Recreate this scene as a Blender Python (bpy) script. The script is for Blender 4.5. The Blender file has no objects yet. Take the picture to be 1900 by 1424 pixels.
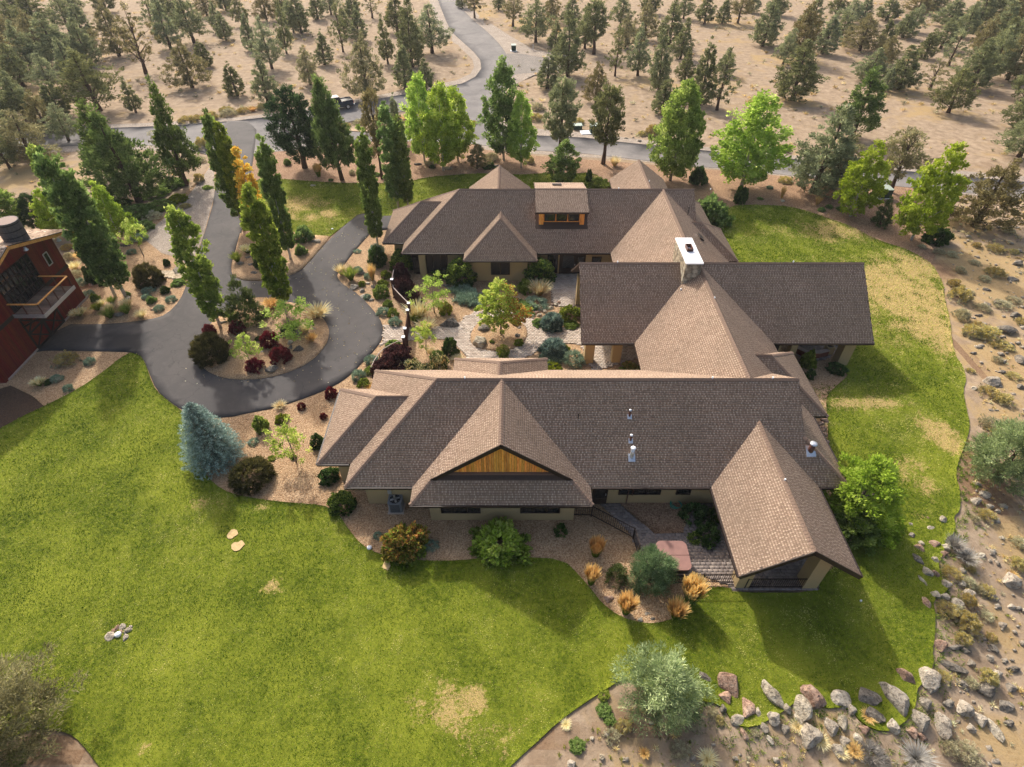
import bpy, bmesh, math, random
import numpy as np
from mathutils import Vector, Matrix, noise
from mathutils.geometry import delaunay_2d_cdt

# ------------------------------------------------------------------ camera, sky, sun, exposure
S = bpy.context.scene
COL = S.collection
F_PX, CXP, CYP, PITCH, CAMZ = 1100.0, 950.0, 712.0, math.radians(42), 30.75
cd = bpy.data.cameras.new('camera'); cam = bpy.data.objects.new('camera', cd); COL.objects.link(cam)
cam.location = (0, 0, CAMZ); cam.rotation_euler = (math.radians(90) - PITCH, 0, 0)
cd.sensor_fit = 'HORIZONTAL'; cd.sensor_width = 36; cd.lens = 36 * F_PX / 1900.0
cd.clip_end = 3000; cd.clip_start = 0.3
S.camera = cam

SUN = Vector((-0.55, 1.18, 1.0)).normalized()
world = bpy.data.worlds.new('World'); S.world = world; world.use_nodes = True
wn = world.node_tree.nodes; wl = world.node_tree.links
sky = wn.new('ShaderNodeTexSky'); sky.sky_type = 'NISHITA'; sky.sun_disc = False
sky.sun_elevation = math.asin(SUN.z); sky.sun_rotation = math.atan2(SUN.x, SUN.y)
sky.air_density = 1.0; sky.dust_density = 6.0; sky.ozone_density = 0.6
bg = wn['Background']; wl.new(sky.outputs[0], bg.inputs[0]); bg.inputs[1].default_value = 0.15
ld = bpy.data.lights.new('sun', 'SUN'); ld.energy = 2.95; ld.angle = math.radians(2.0); ld.color = (1.0, 0.96, 0.90)
lo = bpy.data.objects.new('sun', ld); COL.objects.link(lo)
lo.rotation_euler = SUN.to_track_quat('Z', 'Y').to_euler(); lo.location = (-20, 60, 60)
S.view_settings.view_transform = 'Standard'; S.view_settings.look = 'None'
S.view_settings.gamma = 1.0; S.view_settings.exposure = 0.62; S.view_settings.use_curve_mapping = False
S.cycles.max_bounces = 7; S.cycles.diffuse_bounces = 4; S.cycles.glossy_bounces = 2
S.cycles.transmission_bounces = 4; S.cycles.transparent_max_bounces = 4
S.cycles.use_adaptive_sampling = True; S.cycles.adaptive_threshold = 0.02
S.cycles.use_denoising = True

# ------------------------------------------------------------------ small helpers
rng = np.random.default_rng(7)
random.seed(7)

def lin(c):
    return tuple((x / 12.92 if x <= 0.04045 else ((x + 0.055) / 1.055) ** 2.4) for x in c)
def rgb(r, g, b, k=1.0):
    return tuple(min(1, v * k) for v in lin((r / 255, g / 255, b / 255))) + (1.0,)

def g0(x, y, z=0.0):
    """ground point seen at photo position x, y (used to survey positions in the photo)"""
    u = (x - CXP) / F_PX; v = (y - CYP) / F_PX
    dy = math.cos(PITCH) - v * math.sin(PITCH); dz = -math.sin(PITCH) - v * math.cos(PITCH)
    t = (z - CAMZ) / dz
    return (u * t, dy * t)
def hgt(x, y, Y):
    v = (y - CYP) / F_PX
    dy = math.cos(PITCH) - v * math.sin(PITCH); dz = -math.sin(PITCH) - v * math.cos(PITCH)
    return CAMZ + dz * Y / dy
def dep(Y, z=0.0):
    return Y * math.cos(PITCH) + (CAMZ - z) * math.sin(PITCH)
def P(pts):
    return [g0(*p) for p in pts]

def inpoly(X, Y, poly):
    X = np.asarray(X); Y = np.asarray(Y); c = np.zeros(X.shape, bool); n = len(poly)
    for i in range(n):
        x1, y1 = poly[i]; x2, y2 = poly[(i + 1) % n]
        if y1 == y2: continue
        m = ((y1 > Y) != (y2 > Y)) & (X < (x2 - x1) * (Y - y1) / (y2 - y1) + x1)
        c ^= m
    return c
def distpoly(X, Y, poly, closed=True):
    d = np.full(np.shape(X), 1e9); n = len(poly)
    for i in range(n if closed else n - 1):
        ax, ay = poly[i]; bx, by = poly[(i + 1) % n]
        vx, vy = bx - ax, by - ay; L = vx * vx + vy * vy + 1e-9
        t = np.clip(((X - ax) * vx + (Y - ay) * vy) / L, 0, 1)
        d = np.minimum(d, np.hypot(X - ax - t * vx, Y - ay - t * vy))
    return d
def smooth(poly, it=2):
    p = [tuple(q) for q in poly]
    for _ in range(it):
        o = []
        for i in range(len(p)):
            a = p[i]; b = p[(i + 1) % len(p)]
            o += [(a[0] * .75 + b[0] * .25, a[1] * .75 + b[1] * .25), (a[0] * .25 + b[0] * .75, a[1] * .25 + b[1] * .75)]
        p = o
    return p
def vnoise(X, Y, scale, seed=0.0):
    X = np.asarray(X, float); Y = np.asarray(Y, float)
    out = np.empty(X.size)
    for i, (a, b) in enumerate(zip(X.ravel(), Y.ravel())):
        out[i] = noise.noise((a * scale + seed, b * scale - seed, seed * 1.7))
    return out.reshape(X.shape)

def mesh_np(name, V, Fs, mat=None, attrs=None, smooth_shade=False, matidx=None, dom='FACE'):
    """V (n,3); Fs: array (m,k) or list of such arrays; attrs {name: per-face values}"""
    if not isinstance(Fs, (list, tuple)): Fs = [Fs]
    V = np.asarray(V, np.float32)
    me = bpy.data.meshes.new(name)
    me.vertices.add(len(V)); me.vertices.foreach_set('co', V.ravel())
    loops = np.concatenate([np.asarray(f, np.int32).ravel() for f in Fs])
    tot = np.concatenate([np.full(len(f), np.asarray(f).shape[1], np.int32) for f in Fs])
    start = np.concatenate([[0], np.cumsum(tot)[:-1]]).astype(np.int32)
    me.loops.add(len(loops)); me.loops.foreach_set('vertex_index', loops)
    me.polygons.add(len(tot)); me.polygons.foreach_set('loop_start', start); me.polygons.foreach_set('loop_total', tot)
    if smooth_shade: me.polygons.foreach_set('use_smooth', np.ones(len(tot), bool))
    if mat is not None:
        for m in (mat if isinstance(mat, (list, tuple)) else [mat]): me.materials.append(m)
    if matidx is not None: me.polygons.foreach_set('material_index', np.asarray(matidx, np.int32))
    if attrs:
        for k, v in attrs.items():
            a = me.attributes.new(k, 'FLOAT', dom); a.data.foreach_set('value', np.asarray(v, np.float32))
    me.update(calc_edges=True); me.validate()
    return me

def link(name, me, parent=None, loc=None, rot=None, scale=None):
    o = bpy.data.objects.new(name, me); COL.objects.link(o)
    if parent: o.parent = parent
    if loc is not None: o.location = loc
    if rot is not None: o.rotation_euler = rot
    if scale is not None: o.scale = scale
    return o
ALL = []
def tag(o, label, cat, group=None):
    o['label'] = label; o['category'] = cat
    if group: o['group'] = group
    ALL.append(o); return o
def empty(name, loc=(0, 0, 0), rz=0.0):
    o = bpy.data.objects.new(name, None); COL.objects.link(o); o.location = loc; o.rotation_euler = (0, 0, rz)
    o.empty_display_size = .3
    return o
def struct(o):
    o['kind'] = 'structure'; return o
def stuff(o):
    o['kind'] = 'stuff'; return o

class MB:
    """collects boxes, tubes and prisms into one mesh"""
    def __init__(s): s.v = []; s.f = []; s.t = []
    def add(s, vs, fs, tone=.5):
        b = len(s.v); s.v += [tuple(v) for v in vs]; s.f += [tuple(b + i for i in f) for f in fs]; s.t += [tone] * len(fs)
        return s
    def box(s, c, d, rz=0.0, tone=.5, M=None):
        hx, hy, hz = d[0] / 2, d[1] / 2, d[2] / 2; cs, sn = math.cos(rz), math.sin(rz); vs = []
        for sx, sy, sz in ((-1,-1,-1),(1,-1,-1),(1,1,-1),(-1,1,-1),(-1,-1,1),(1,-1,1),(1,1,1),(-1,1,1)):
            x, y, z = sx * hx, sy * hy, sz * hz
            if M is not None: q = M @ Vector((x, y, z)); vs.append((c[0] + q.x, c[1] + q.y, c[2] + q.z))
            else: vs.append((c[0] + x * cs - y * sn, c[1] + x * sn + y * cs, c[2] + z))
        return s.add(vs, [(0,3,2,1),(4,5,6,7),(0,1,5,4),(1,2,6,5),(2,3,7,6),(3,0,4,7)], tone)
    def bar(s, a, b, w, h=None, tone=.5):
        a = Vector(a); b = Vector(b); d = b - a; L = d.length
        if L < 1e-6: return s
        d.normalize(); up = Vector((0, 0, 1)) if abs(d.z) < .98 else Vector((0, 1, 0))
        x = d.cross(up).normalized(); z = x.cross(d); h = h or w
        vs = []
        for p in (a, b):
            for i, j in ((-1,-1),(1,-1),(1,1),(-1,1)): vs.append(p + x * (i * w / 2) + z * (j * h / 2))
        return s.add(vs, [(0,1,2,3),(7,6,5,4),(0,4,5,1),(1,5,6,2),(2,6,7,3),(3,7,4,0)], tone)
    def tube(s, pts, rad, n=7, tone=.5, cap=True):
        pts = [Vector(p) for p in pts]; rad = rad if isinstance(rad, (list, tuple)) else [rad] * len(pts); b = len(s.v)
        for i, p in enumerate(pts):
            d = (pts[min(i + 1, len(pts) - 1)] - pts[max(i - 1, 0)]).normalized()
            up = Vector((0, 0, 1)) if abs(d.z) < .9 else Vector((1, 0, 0))
            x = d.cross(up).normalized(); y = d.cross(x)
            for k in range(n):
                a = 2 * math.pi * k / n; s.v.append(tuple(p + (x * math.cos(a) + y * math.sin(a)) * rad[i]))
        for i in range(len(pts) - 1):
            for k in range(n):
                s.f.append((b + i*n + k, b + i*n + (k+1) % n, b + (i+1)*n + (k+1) % n, b + (i+1)*n + k)); s.t.append(tone)
        if cap:
            s.f.append(tuple(b + (len(pts)-1)*n + k for k in range(n))); s.f.append(tuple(b + n - 1 - k for k in range(n))); s.t += [tone, tone]
        return s
    def prism(s, poly, z0, z1, tone=.5):
        n = len(poly); b = [(p[0], p[1], z0) for p in poly] + [(p[0], p[1], z1) for p in poly]
        fs = [tuple(range(n, 2*n)), tuple(range(n-1, -1, -1))] + [(i, (i+1) % n, n + (i+1) % n, n + i) for i in range(n)]
        return s.add(b, fs, tone)
    def mesh(s, name, mat, smooth_shade=False):
        me = bpy.data.meshes.new(name); me.from_pydata(s.v, [], s.f)
        if mat: me.materials.append(mat)
        a = me.attributes.new('tone', 'FLOAT', 'FACE'); a.data.foreach_set('value', np.asarray(s.t, np.float32))
        if smooth_shade: me.polygons.foreach_set('use_smooth', [True] * len(me.polygons))
        me.update(); return me
    def build(s, name, mat, parent=None, smooth_shade=False, **k):
        return link(name, s.mesh(name, mat, smooth_shade), parent, **k)

# ------------------------------------------------------------------ materials
def nmat(name, rough=.85, spec=.25):
    m = bpy.data.materials.new(name); m.use_nodes = True; nt = m.node_tree
    b = nt.nodes['Principled BSDF']; b.inputs['Roughness'].default_value = rough
    b.inputs['Specular IOR Level'].default_value = spec
    return m, nt, b
def N(nt, t, **k):
    n = nt.nodes.new(t)
    for a, v in k.items(): setattr(n, a, v)
    return n
def noise_n(nt, scale, detail=4, rough=.6, coord=None, dist=0.0):
    n = N(nt, 'ShaderNodeTexNoise'); n.inputs['Scale'].default_value = scale; n.inputs['Detail'].default_value = detail
    n.inputs['Roughness'].default_value = rough; n.inputs['Distortion'].default_value = dist
    if coord is None: coord = N(nt, 'ShaderNodeNewGeometry').outputs['Position']
    nt.links.new(coord, n.inputs['Vector']); return n.outputs['Fac']
def ramp(nt, fac, stops):
    r = N(nt, 'ShaderNodeValToRGB'); e = r.color_ramp.elements
    while len(e) < len(stops): e.new(.5)
    for i, (p, c) in enumerate(stops): e[i].position = p; e[i].color = c if isinstance(c, tuple) else (c, c, c, 1)
    nt.links.new(fac, r.inputs[0]); return r.outputs[0]
def mixc(nt, fac, a, b, mode='MIX'):
    m = N(nt, 'ShaderNodeMix'); m.data_type = 'RGBA'; m.blend_type = mode
    if isinstance(fac, (int, float)): m.inputs[0].default_value = fac
    else: nt.links.new(fac, m.inputs[0])
    for i, v in ((6, a), (7, b)):
        if isinstance(v, tuple): m.inputs[i].default_value = v
        else: nt.links.new(v, m.inputs[i])
    return m.outputs[2]
def mth(nt, op, a, b=None, c=None):
    m = N(nt, 'ShaderNodeMath'); m.operation = op
    for i, v in enumerate((a, b, c)):
        if v is None: continue
        if isinstance(v, (int, float)): m.inputs[i].default_value = v
        else: nt.links.new(v, m.inputs[i])
    return m.outputs[0]
def bump(nt, b, h, strength=.4, dist=.02):
    n = N(nt, 'ShaderNodeBump'); n.inputs['Strength'].default_value = strength; n.inputs['Distance'].default_value = dist
    nt.links.new(h, n.inputs['Height']); nt.links.new(n.outputs[0], b.inputs['Normal'])
def attr(nt, name):
    a = N(nt, 'ShaderNodeAttribute'); a.attribute_name = name; return a.outputs['Fac']

def simple(name, c, rough=.7, var=.18, scale=6.0, spec=.3, metal=0.0, bmp=0.0):
    m, nt, b = nmat(name, rough, spec); b.inputs['Metallic'].default_value = metal
    n = noise_n(nt, scale, 5)
    d = tuple(x * (1 - var) for x in c[:3]) + (1,); l = tuple(min(1, x * (1 + var)) for x in c[:3]) + (1,)
    nt.links.new(ramp(nt, n, [(.3, d), (.7, l)]), b.inputs['Base Color'])
    if bmp: bump(nt, b, n, bmp, .02)
    return m
def leafmat(name, dark, mid, light, trans=.25, rnd=.25, gain=1.8):
    dark, mid, light = [tuple(min(.85, x * gain) for x in c[:3]) + (1,) for c in (dark, mid, light)]
    m = bpy.data.materials.new(name); m.use_nodes = True; nt = m.node_tree; nt.nodes.clear()
    out = N(nt, 'ShaderNodeOutputMaterial')
    t = attr(nt, 'tone'); oi = N(nt, 'ShaderNodeObjectInfo')
    c = ramp(nt, t, [(0, dark), (.5, mid), (1, light)])
    hs = N(nt, 'ShaderNodeHueSaturation'); nt.links.new(c, hs.inputs['Color'])
    nt.links.new(mth(nt, 'MULTIPLY_ADD', oi.outputs['Random'], .022, .489), hs.inputs['Hue'])
    nt.links.new(mth(nt, 'MULTIPLY_ADD', oi.outputs['Random'], rnd * 1.6, 1 - rnd * .8), hs.inputs['Value'])
    nt.links.new(mth(nt, 'MULTIPLY_ADD', oi.outputs['Random'], -rnd, 1 + rnd * .5), hs.inputs['Saturation'])
    a = N(nt, 'ShaderNodeBsdfDiffuse'); nt.links.new(hs.outputs[0], a.inputs[0])
    b = N(nt, 'ShaderNodeBsdfTranslucent'); nt.links.new(hs.outputs[0], b.inputs[0])
    mx = N(nt, 'ShaderNodeMixShader'); mx.inputs[0].default_value = trans
    nt.links.new(a.outputs[0], mx.inputs[1]); nt.links.new(b.outputs[0], mx.inputs[2]); nt.links.new(mx.outputs[0], out.inputs[0])
    return m
# ------------------------------------------------------------------ outlines surveyed from the photograph (then turned into metres on the ground)
LAWN = smooth(P([(236,656),(252,657),(264,664),(273,683),(278,700),(290,726),(312,745),(337,763),(355,776),(362,800),(364,840),(372,865),(395,898),(430,918),(480,927),(540,934),(600,938),(627,952),(648,985),(671,1012),(702,1029),(749,1038),(800,1042),(857,1041),(897,1036),(964,1034),(1045,1039),(1076,1070),(1099,1097),(1117,1121),(1148,1144),(1185,1156),(1218,1158),(1252,1148),(1286,1124),(1300,1092),(1357,1090),(1357,1101),(1521,1101),(1516,1080),
  (1560,1040),(1586,1008),(1560,960),(1530,880),(1538,800),(1532,750),(1535,734),(1547,721),(1567,704),(1573,696),(1566,690),(1560,660),(1560,600),(1440,590),(1380,540),(1345,480),(1318,412),(1354,383),(1395,381),(1428,382),(1462,384),(1496,392),(1530,404),(1580,421),(1614,440),(1647,453),(1681,463),(1708,477),(1727,490),(1740,508),(1751,531),(1751,553),(1762,591),(1766,637),(1773,663),(1786,681),(1793,705),(1786,725),(1791,753),(1799,786),(1797,804),(1786,837),(1775,864),(1773,888),(1780,906),(1782,948),(1768,960),(1773,975),(1770,992),(1753,1000),(1750,1028),(1740,1045),(1745,1073),(1762,1088),(1752,1102),(1730,1115),(1735,1140),(1734,1185),(1729,1206),(1733,1235),(1712,1268),(1700,1280),(1700,1305),(1688,1332),(1665,1350),(1640,1360),(1600,1345),(1575,1312),(1528,1316),(1480,1300),(1440,1330),(1396,1352),(1360,1345),(1345,1316),(1318,1302),(1260,1300),(1215,1285),(1162,1257),(1136,1272),(1080,1308),(1036,1340),(1000,1374),(960,1410),(900,1470),(600,1520),(250,1500),(185,1424),(162,1392),(138,1366),(110,1356),(60,1352),(0,1380),(-140,1400),(-200,1100),(-90,850),(0,797),(34,778),(84,754),(146,723),(189,693)]), 1)
NLAWN = smooth(P([(500,331),(560,336),(620,340),(700,342),(760,338),(790,330),(850,325),(905,322),(960,326),(1010,322),(1050,325),(1100,320),(1125,340),(1120,372),(900,380),(800,382),(742,400),(706,402),(690,398),(667,397),(652,409),(630,426),(600,450),(560,437),(520,425),(470,428),(446,430),(452,400),(462,350),(478,333)]), 1)
DRIVE = smooth(P([(405,225),(402,293),(400,363),(378,440),(362,485),(347,528),(334,559),(310,584),(283,593),(228,600),(182,603),(116,602),(60,660),(71,652),(100,651),(228,653),(252,656),(266,666),(276,690),(290,724),(312,744),(337,761),(370,775),(420,776),(470,765),(510,758),(573,737),(621,717),(650,697),(674,672),(695,650),(708,633),(711,616),(709,600),(698,582),(667,548),(640,531),(628,520),(625,508),(637,494),(657,467),(677,445),(690,430),(735,425),(735,398),(690,398),(667,397),(652,409),(630,427),(600,457),(579,482),(561,501),(541,512),(495,523),(451,522),(438,516),(430,508),(429,493),(434,472),(448,435),(456,390),(460,345),(470,300),(478,225)]), 1)
ISLAND = smooth(P([(368,655),(371,677),(387,692),(415,703),(448,706),(488,704),(524,696),(561,682),(588,663),(606,640),(612,619),(608,604),(597,588),(575,573),(553,565),(532,562),(506,557),(488,552),(455,558),(425,575),(396,597),(380,617),(369,640)]), 2)
UPISL = P([(455,300),(462,345),(458,390),(450,435),(436,472),(431,493),(432,508),(440,516),(452,521),(495,522),(541,511),(561,500),(579,481),(600,456),(630,426),(652,409),(667,396),(690,396),(720,392),(1000,400),(1300,430),(1720,500),(1760,440),(1700,350),(1640,343),(1430,325),(1200,305),(1000,290),(900,278),(880,262),(760,255),(660,262),(560,275),(482,284)])
GRAVEL = P([(-160,780),(0,560),(118,560),(140,470),(200,440),(300,400),(372,330),(398,296),(470,296),(620,300),(1000,330),(1300,400),(1690,520),(1700,560),(1720,640),(1745,700),(1745,930),(1640,1050),(1560,1070),(1540,1110),(1330,1115),(1300,1150),(1218,1175),(1120,1150),(1060,1060),(850,1060),(660,1050),(600,960),(400,940),(350,860),(262,700),(230,680),(160,735),(80,775),(0,820),(-60,860)])
ROAD = P([(-300,330),(-100,275),(0,252),(121,241),(263,236),(347,232),(431,225),(505,217),(580,205),(654,192),(748,176),(800,168),(859,155),(882,143),(893,128),(891,112),(880,98),(858,78),(838,60),(828,40),(820,20),(812,0),(800,-40),(760,-90),(790,-92),(840,-45),(846,0),(856,16),(878,38),(905,60),(925,80),(938,98),(944,118),(942,138),(934,155),(922,175),(915,200),(920,232),(935,243),(1000,252),(1085,256),(1150,264),(1200,269),(1300,279),(1440,292),(1560,306),(1680,318),(1790,328),(1900,338),(2100,362),(2100,392),(1900,368),(1790,358),(1660,346),(1560,337),(1430,322),(1240,304),(1160,294),(1090,286),(1000,280),(935,275),(880,268),(800,264),(720,262),(667,264),(600,272),(540,280),(482,284),(440,296),(401,293),(330,272),(200,268),(120,272),(0,290),(-100,330),(-300,400)])
ROADISL = P([(600,240),(660,224),(710,214),(760,206),(820,206),(862,216),(886,232),(850,238),(760,240),(670,246)])
DIRTROAD = P([(921,100),(965,100),(1000,106),(1060,108),(1075,118),(1050,130),(1000,134),(960,138),(940,146),(934,152)])
CIRC = smooth(P([(872,632),(878,643),(897,650),(926,654),(945,651),(970,640),(980,622),(975,605),(960,595),(933,591),(907,592),(886,601),(875,616)]), 2)
PAVE = P([(703,645),(711,632),(712,604),(751,607),(790,610),(825,606),(855,598),(863,588),(882,580),(901,577),(945,575),(965,577),(985,585),(998,604),(1017,612),(1042,611),(1078,603),(1078,560),(1060,572),(1035,568),(1023,560),(1023,508),(1130,508),(1200,560),(1200,660),(1100,690),(1078,641),(1055,637),(1020,636),(1003,642),(996,653),(975,664),(960,690),(900,690),(868,666),(852,645),(838,632),(790,628),(752,634),(722,634)])
PATIO = P([(1100,925),(1135,925),(1215,992),(1265,992),(1300,908),(1480,905),(1512,1060),(1521,1100),(1355,1100),(1352,1086),(1290,1064),(1215,1068),(1180,1010),(1165,985)])
WPATIO = P([(1478,630),(1560,628),(1552,655),(1530,668),(1500,672),(1475,655)])

def ground_mask(X, Y):
    m = np.ones(np.shape(X))
    for poly in (LAWN, UPISL, GRAVEL, DRIVE, ROAD):
        i = inpoly(X, Y, poly); d = np.where(i, 0.0, distpoly(X, Y, poly))
        m = np.minimum(m, np.clip((d - .5) / 4.0, 0, 1))
    return m
LAWN_E = [p for p in LAWN]
def bank(X, Y):
    """the rocky bank falls away to the right and front of the lawn"""
    i = inpoly(X, Y, LAWN)
    d = np.where(i, 0.0, distpoly(X, Y, LAWN))
    w = np.clip((np.asarray(Y) * -1 + 34) / 16, 0, 1) * np.clip((np.asarray(X) + 2) / 10, 0, 1)
    return -1.3 * w * (1 - np.exp(-d / 5.0))
def gz(x, y):
    X = np.array([x], float); Y = np.array([y], float)
    m = ground_mask(X, Y)[0]
    return float(bank(X, Y)[0] + m * (.22 * noise.noise((x * .11, y * .11, 3.0)) + .10 * noise.noise((x * .45, y * .45, 9.0))) - .02)
def G(px, py):
    """ground point under a photo position, following the relief"""
    x, y = g0(px, py)
    for _ in range(3):
        z = gz(x, y); x, y = g0(px, py, z)
    return x, y, z

# ------------------------------------------------------------------ materials of the ground
def soilmat():
    m, nt, b = nmat('dry_soil', .95, .1)
    n1 = noise_n(nt, .09, 6, .6); n2 = noise_n(nt, .9, 7, .68); n3 = noise_n(nt, 7.0, 5, .7); n4 = noise_n(nt, .30, 6, .65, dist=.6)
    sand = ramp(nt, n2, [(.30, rgb(128,110,90)), (.5, rgb(152,132,109)), (.7, rgb(174,154,130))])
    gold = ramp(nt, n3, [(.3, rgb(138,114,80)), (.55, rgb(170,145,104)), (.8, rgb(196,172,130))])
    brown = ramp(nt, n3, [(.3, rgb(106,82,62)), (.7, rgb(150,122,95))])
    gm = ramp(nt, mth(nt, 'ADD', n4, mth(nt, 'MULTIPLY', attr(nt, 'gold'), .34)), [(.56, 0.0), (.72, 1.0)])
    bm = ramp(nt, mth(nt, 'ADD', n1, mth(nt, 'MULTIPLY', attr(nt, 'dirt'), .5)), [(.60, 0.0), (.80, 1.0)])
    c = mixc(nt, gm, sand, gold); c = mixc(nt, bm, c, brown)
    sp = N(nt, 'ShaderNodeTexVoronoi'); sp.inputs['Scale'].default_value = 1.6
    nt.links.new(N(nt, 'ShaderNodeNewGeometry').outputs['Position'], sp.inputs['Vector'])
    c = mixc(nt, ramp(nt, sp.outputs['Distance'], [(.04, .35), (.12, 0.0)]), c, rgb(120,104,78))
    c = mixc(nt, ramp(nt, n3, [(.52, 0.0), (.72, .7)]), c, rgb(112,94,72))
    nt.links.new(c, b.inputs['Base Color']); bump(nt, b, mth(nt, 'ADD', n3, n2), .45, .06)
    return m
def gravelmat(name, a, bb, c3, scale=15.0):
    m, nt, b = nmat(name, .9, .15)
    pos = N(nt, 'ShaderNodeNewGeometry').outputs['Position']
    v = N(nt, 'ShaderNodeTexVoronoi'); v.inputs['Scale'].default_value = scale; nt.links.new(pos, v.inputs['Vector'])
    v2 = N(nt, 'ShaderNodeTexVoronoi'); v2.inputs['Scale'].default_value = scale * 2.3; nt.links.new(pos, v2.inputs['Vector'])
    sep = N(nt, 'ShaderNodeSeparateColor'); nt.links.new(v.outputs['Color'], sep.inputs[0])
    col = ramp(nt, sep.outputs[0], [(0, a), (.35, bb), (.7, c3), (.95, tuple(min(1, x * 1.3) for x in c3[:3]) + (1,))])
    sep2 = N(nt, 'ShaderNodeSeparateColor'); nt.links.new(v2.outputs['Color'], sep2.inputs[0])
    col = mixc(nt, .45, col, ramp(nt, sep2.outputs[1], [(0, a), (1, c3)]))
    col = mixc(nt, ramp(nt, v.outputs['Distance'], [(.5, 0.0), (.8, .5)]), col, tuple(x * .35 for x in a[:3]) + (1,))
    n = noise_n(nt, .5, 5)
    col = mixc(nt, ramp(nt, n, [(.35, .35), (.65, 0.0)]), col, tuple(x * .7 for x in a[:3]) + (1,))
    nt.links.new(col, b.inputs['Base Color'])
    bump(nt, b, mth(nt, 'MULTIPLY', v.outputs['Distance'], -1.0), .9, .05)
    return m
def asphaltmat(name, base, light):
    m, nt, b = nmat(name, .85, .3)
    n1 = noise_n(nt, .18, 6, .65, dist=1.0); n2 = noise_n(nt, 55.0, 3); n3 = noise_n(nt, 1.6, 6, .7)
    c = ramp(nt, n1, [(.35, base), (.65, light)])
    c = mixc(nt, ramp(nt, n3, [(.5, 0.0), (.75, .35)]), c, tuple(x * 1.5 for x in light[:3]) + (1,))
    c = mixc(nt, ramp(nt, n2, [(.35, .4), (.65, 0.0)]), c, tuple(x * .6 for x in base[:3]) + (1,))
    v = N(nt, 'ShaderNodeTexVoronoi'); v.feature = 'DISTANCE_TO_EDGE'; v.inputs['Scale'].default_value = .16
    pos = N(nt, 'ShaderNodeNewGeometry').outputs['Position']
    dn = N(nt, 'ShaderNodeTexNoise'); dn.inputs['Scale'].default_value = .6; dn.inputs['Detail'].default_value = 5; nt.links.new(pos, dn.inputs['Vector'])
    ad = N(nt, 'ShaderNodeVectorMath'); ad.operation = 'MULTIPLY_ADD'; nt.links.new(dn.outputs['Color'], ad.inputs[0]); ad.inputs[1].default_value = (3, 3, 3); nt.links.new(pos, ad.inputs[2])
    nt.links.new(ad.outputs[0], v.inputs['Vector'])
    c = mixc(nt, ramp(nt, v.outputs['Distance'], [(.002, .55), (.006, 0.0)]), c, tuple(x * .45 for x in base[:3]) + (1,))
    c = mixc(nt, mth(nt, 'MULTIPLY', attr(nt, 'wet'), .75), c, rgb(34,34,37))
    nt.links.new(c, b.inputs['Base Color']); bump(nt, b, n2, .25, .01)
    return m
def lawnmat():
    m, nt, b = nmat('turf', .9, .1)
    n2 = noise_n(nt, 4.0, 6, .7); n3 = noise_n(nt, 30, 3)
    g = ramp(nt, n2, [(.3, rgb(58,72,14)), (.55, rgb(96,106,28)), (.75, rgb(136,136,46))])
    d = ramp(nt, n3, [(.3, rgb(140,118,70)), (.7, rgb(196,170,116))])
    n5 = noise_n(nt, 5.5, 6, .75); n6 = noise_n(nt, .25, 5, .6)
    g = mixc(nt, ramp(nt, n6, [(.4, 0.0), (.62, .75)]), g, rgb(128,134,42))
    f = ramp(nt, mth(nt, 'ADD', attr(nt, 'dry'), mth(nt, 'MULTIPLY_ADD', n5, 1.5, -.75)), [(.42, 0.0), (.62, .95)])
    c = mixc(nt, f, g, d); nt.links.new(c, b.inputs['Base Color']); bump(nt, b, n3, .8, .05)
    return m
M = {}
M['soil'] = soilmat()
M['gravel'] = gravelmat('tan_gravel', rgb(140,106,74), rgb(178,144,108), rgb(204,174,138))
M['gravel2'] = gravelmat('red_brown_gravel', rgb(124,92,68), rgb(156,124,98), rgb(184,152,122), 13.0)
M['asphalt'] = asphaltmat('driveway_asphalt', rgb(66,63,62), rgb(86,81,78))
M['road'] = asphaltmat('road_asphalt', rgb(98,94,92), rgb(122,117,113))
M['shoulder'] = gravelmat('shoulder_gravel', rgb(140,126,112), rgb(164,150,136), rgb(184,170,154), 11.0)
M['turf'] = lawnmat(); M['turnout'] = gravelmat('grey_turnout_gravel', rgb(118,110,102), rgb(138,130,122), rgb(156,148,138), 11.0)
M['mulch'] = gravelmat('dark_mulch', rgb(70,55,44), rgb(84,66,52), rgb(96,76,60), 18.0)
M['paver'] = None

# ------------------------------------------------------------------ the ground sheet
def axis(lo, hi, fine_lo, fine_hi, step, grow=1.16):
    a = list(np.arange(fine_lo, fine_hi + 1e-6, step)); s = step; v = fine_hi
    while v < hi: s *= grow; v += s; a.append(v)
    s = step; v = fine_lo
    while v > lo: s *= grow; v -= s; a.insert(0, v)
    return np.array(a)
gx = axis(-900, 900, -46, 60, .6); gy = axis(-120, 1500, 3, 75, .6)
GX, GY = np.meshgrid(gx, gy, indexing='ij')
gm_ = ground_mask(GX, GY)
GZ = bank(GX, GY) - .02
nz = np.array([.22 * noise.noise((a * .11, b * .11, 3.0)) + .10 * noise.noise((a * .45, b * .45, 9.0)) for a, b in zip(GX.ravel(), GY.ravel())]).reshape(GX.shape)
GZ = GZ + gm_ * nz
idx = np.arange(GX.size).reshape(GX.shape)
Q = np.stack([idx[:-1, :-1], idx[1:, :-1], idx[1:, 1:], idx[:-1, 1:]], -1).reshape(-1, 4)
def blobs(X, Y, L):
    out = np.zeros(np.shape(X))
    for (px, py, rx, ry, a) in L:
        cx, cy = g0(px, py); sx = rx * dep(cy) / F_PX; sy = abs(g0(px, py - ry)[1] - g0(px, py + ry)[1]) / 2
        out = np.maximum(out, a * np.exp(-(((X - cx) / sx) ** 2 + ((Y - cy) / sy) ** 2)))
    return out
cxm = GX.ravel()[Q].mean(1); cym = GY.ravel()[Q].mean(1)
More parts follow.
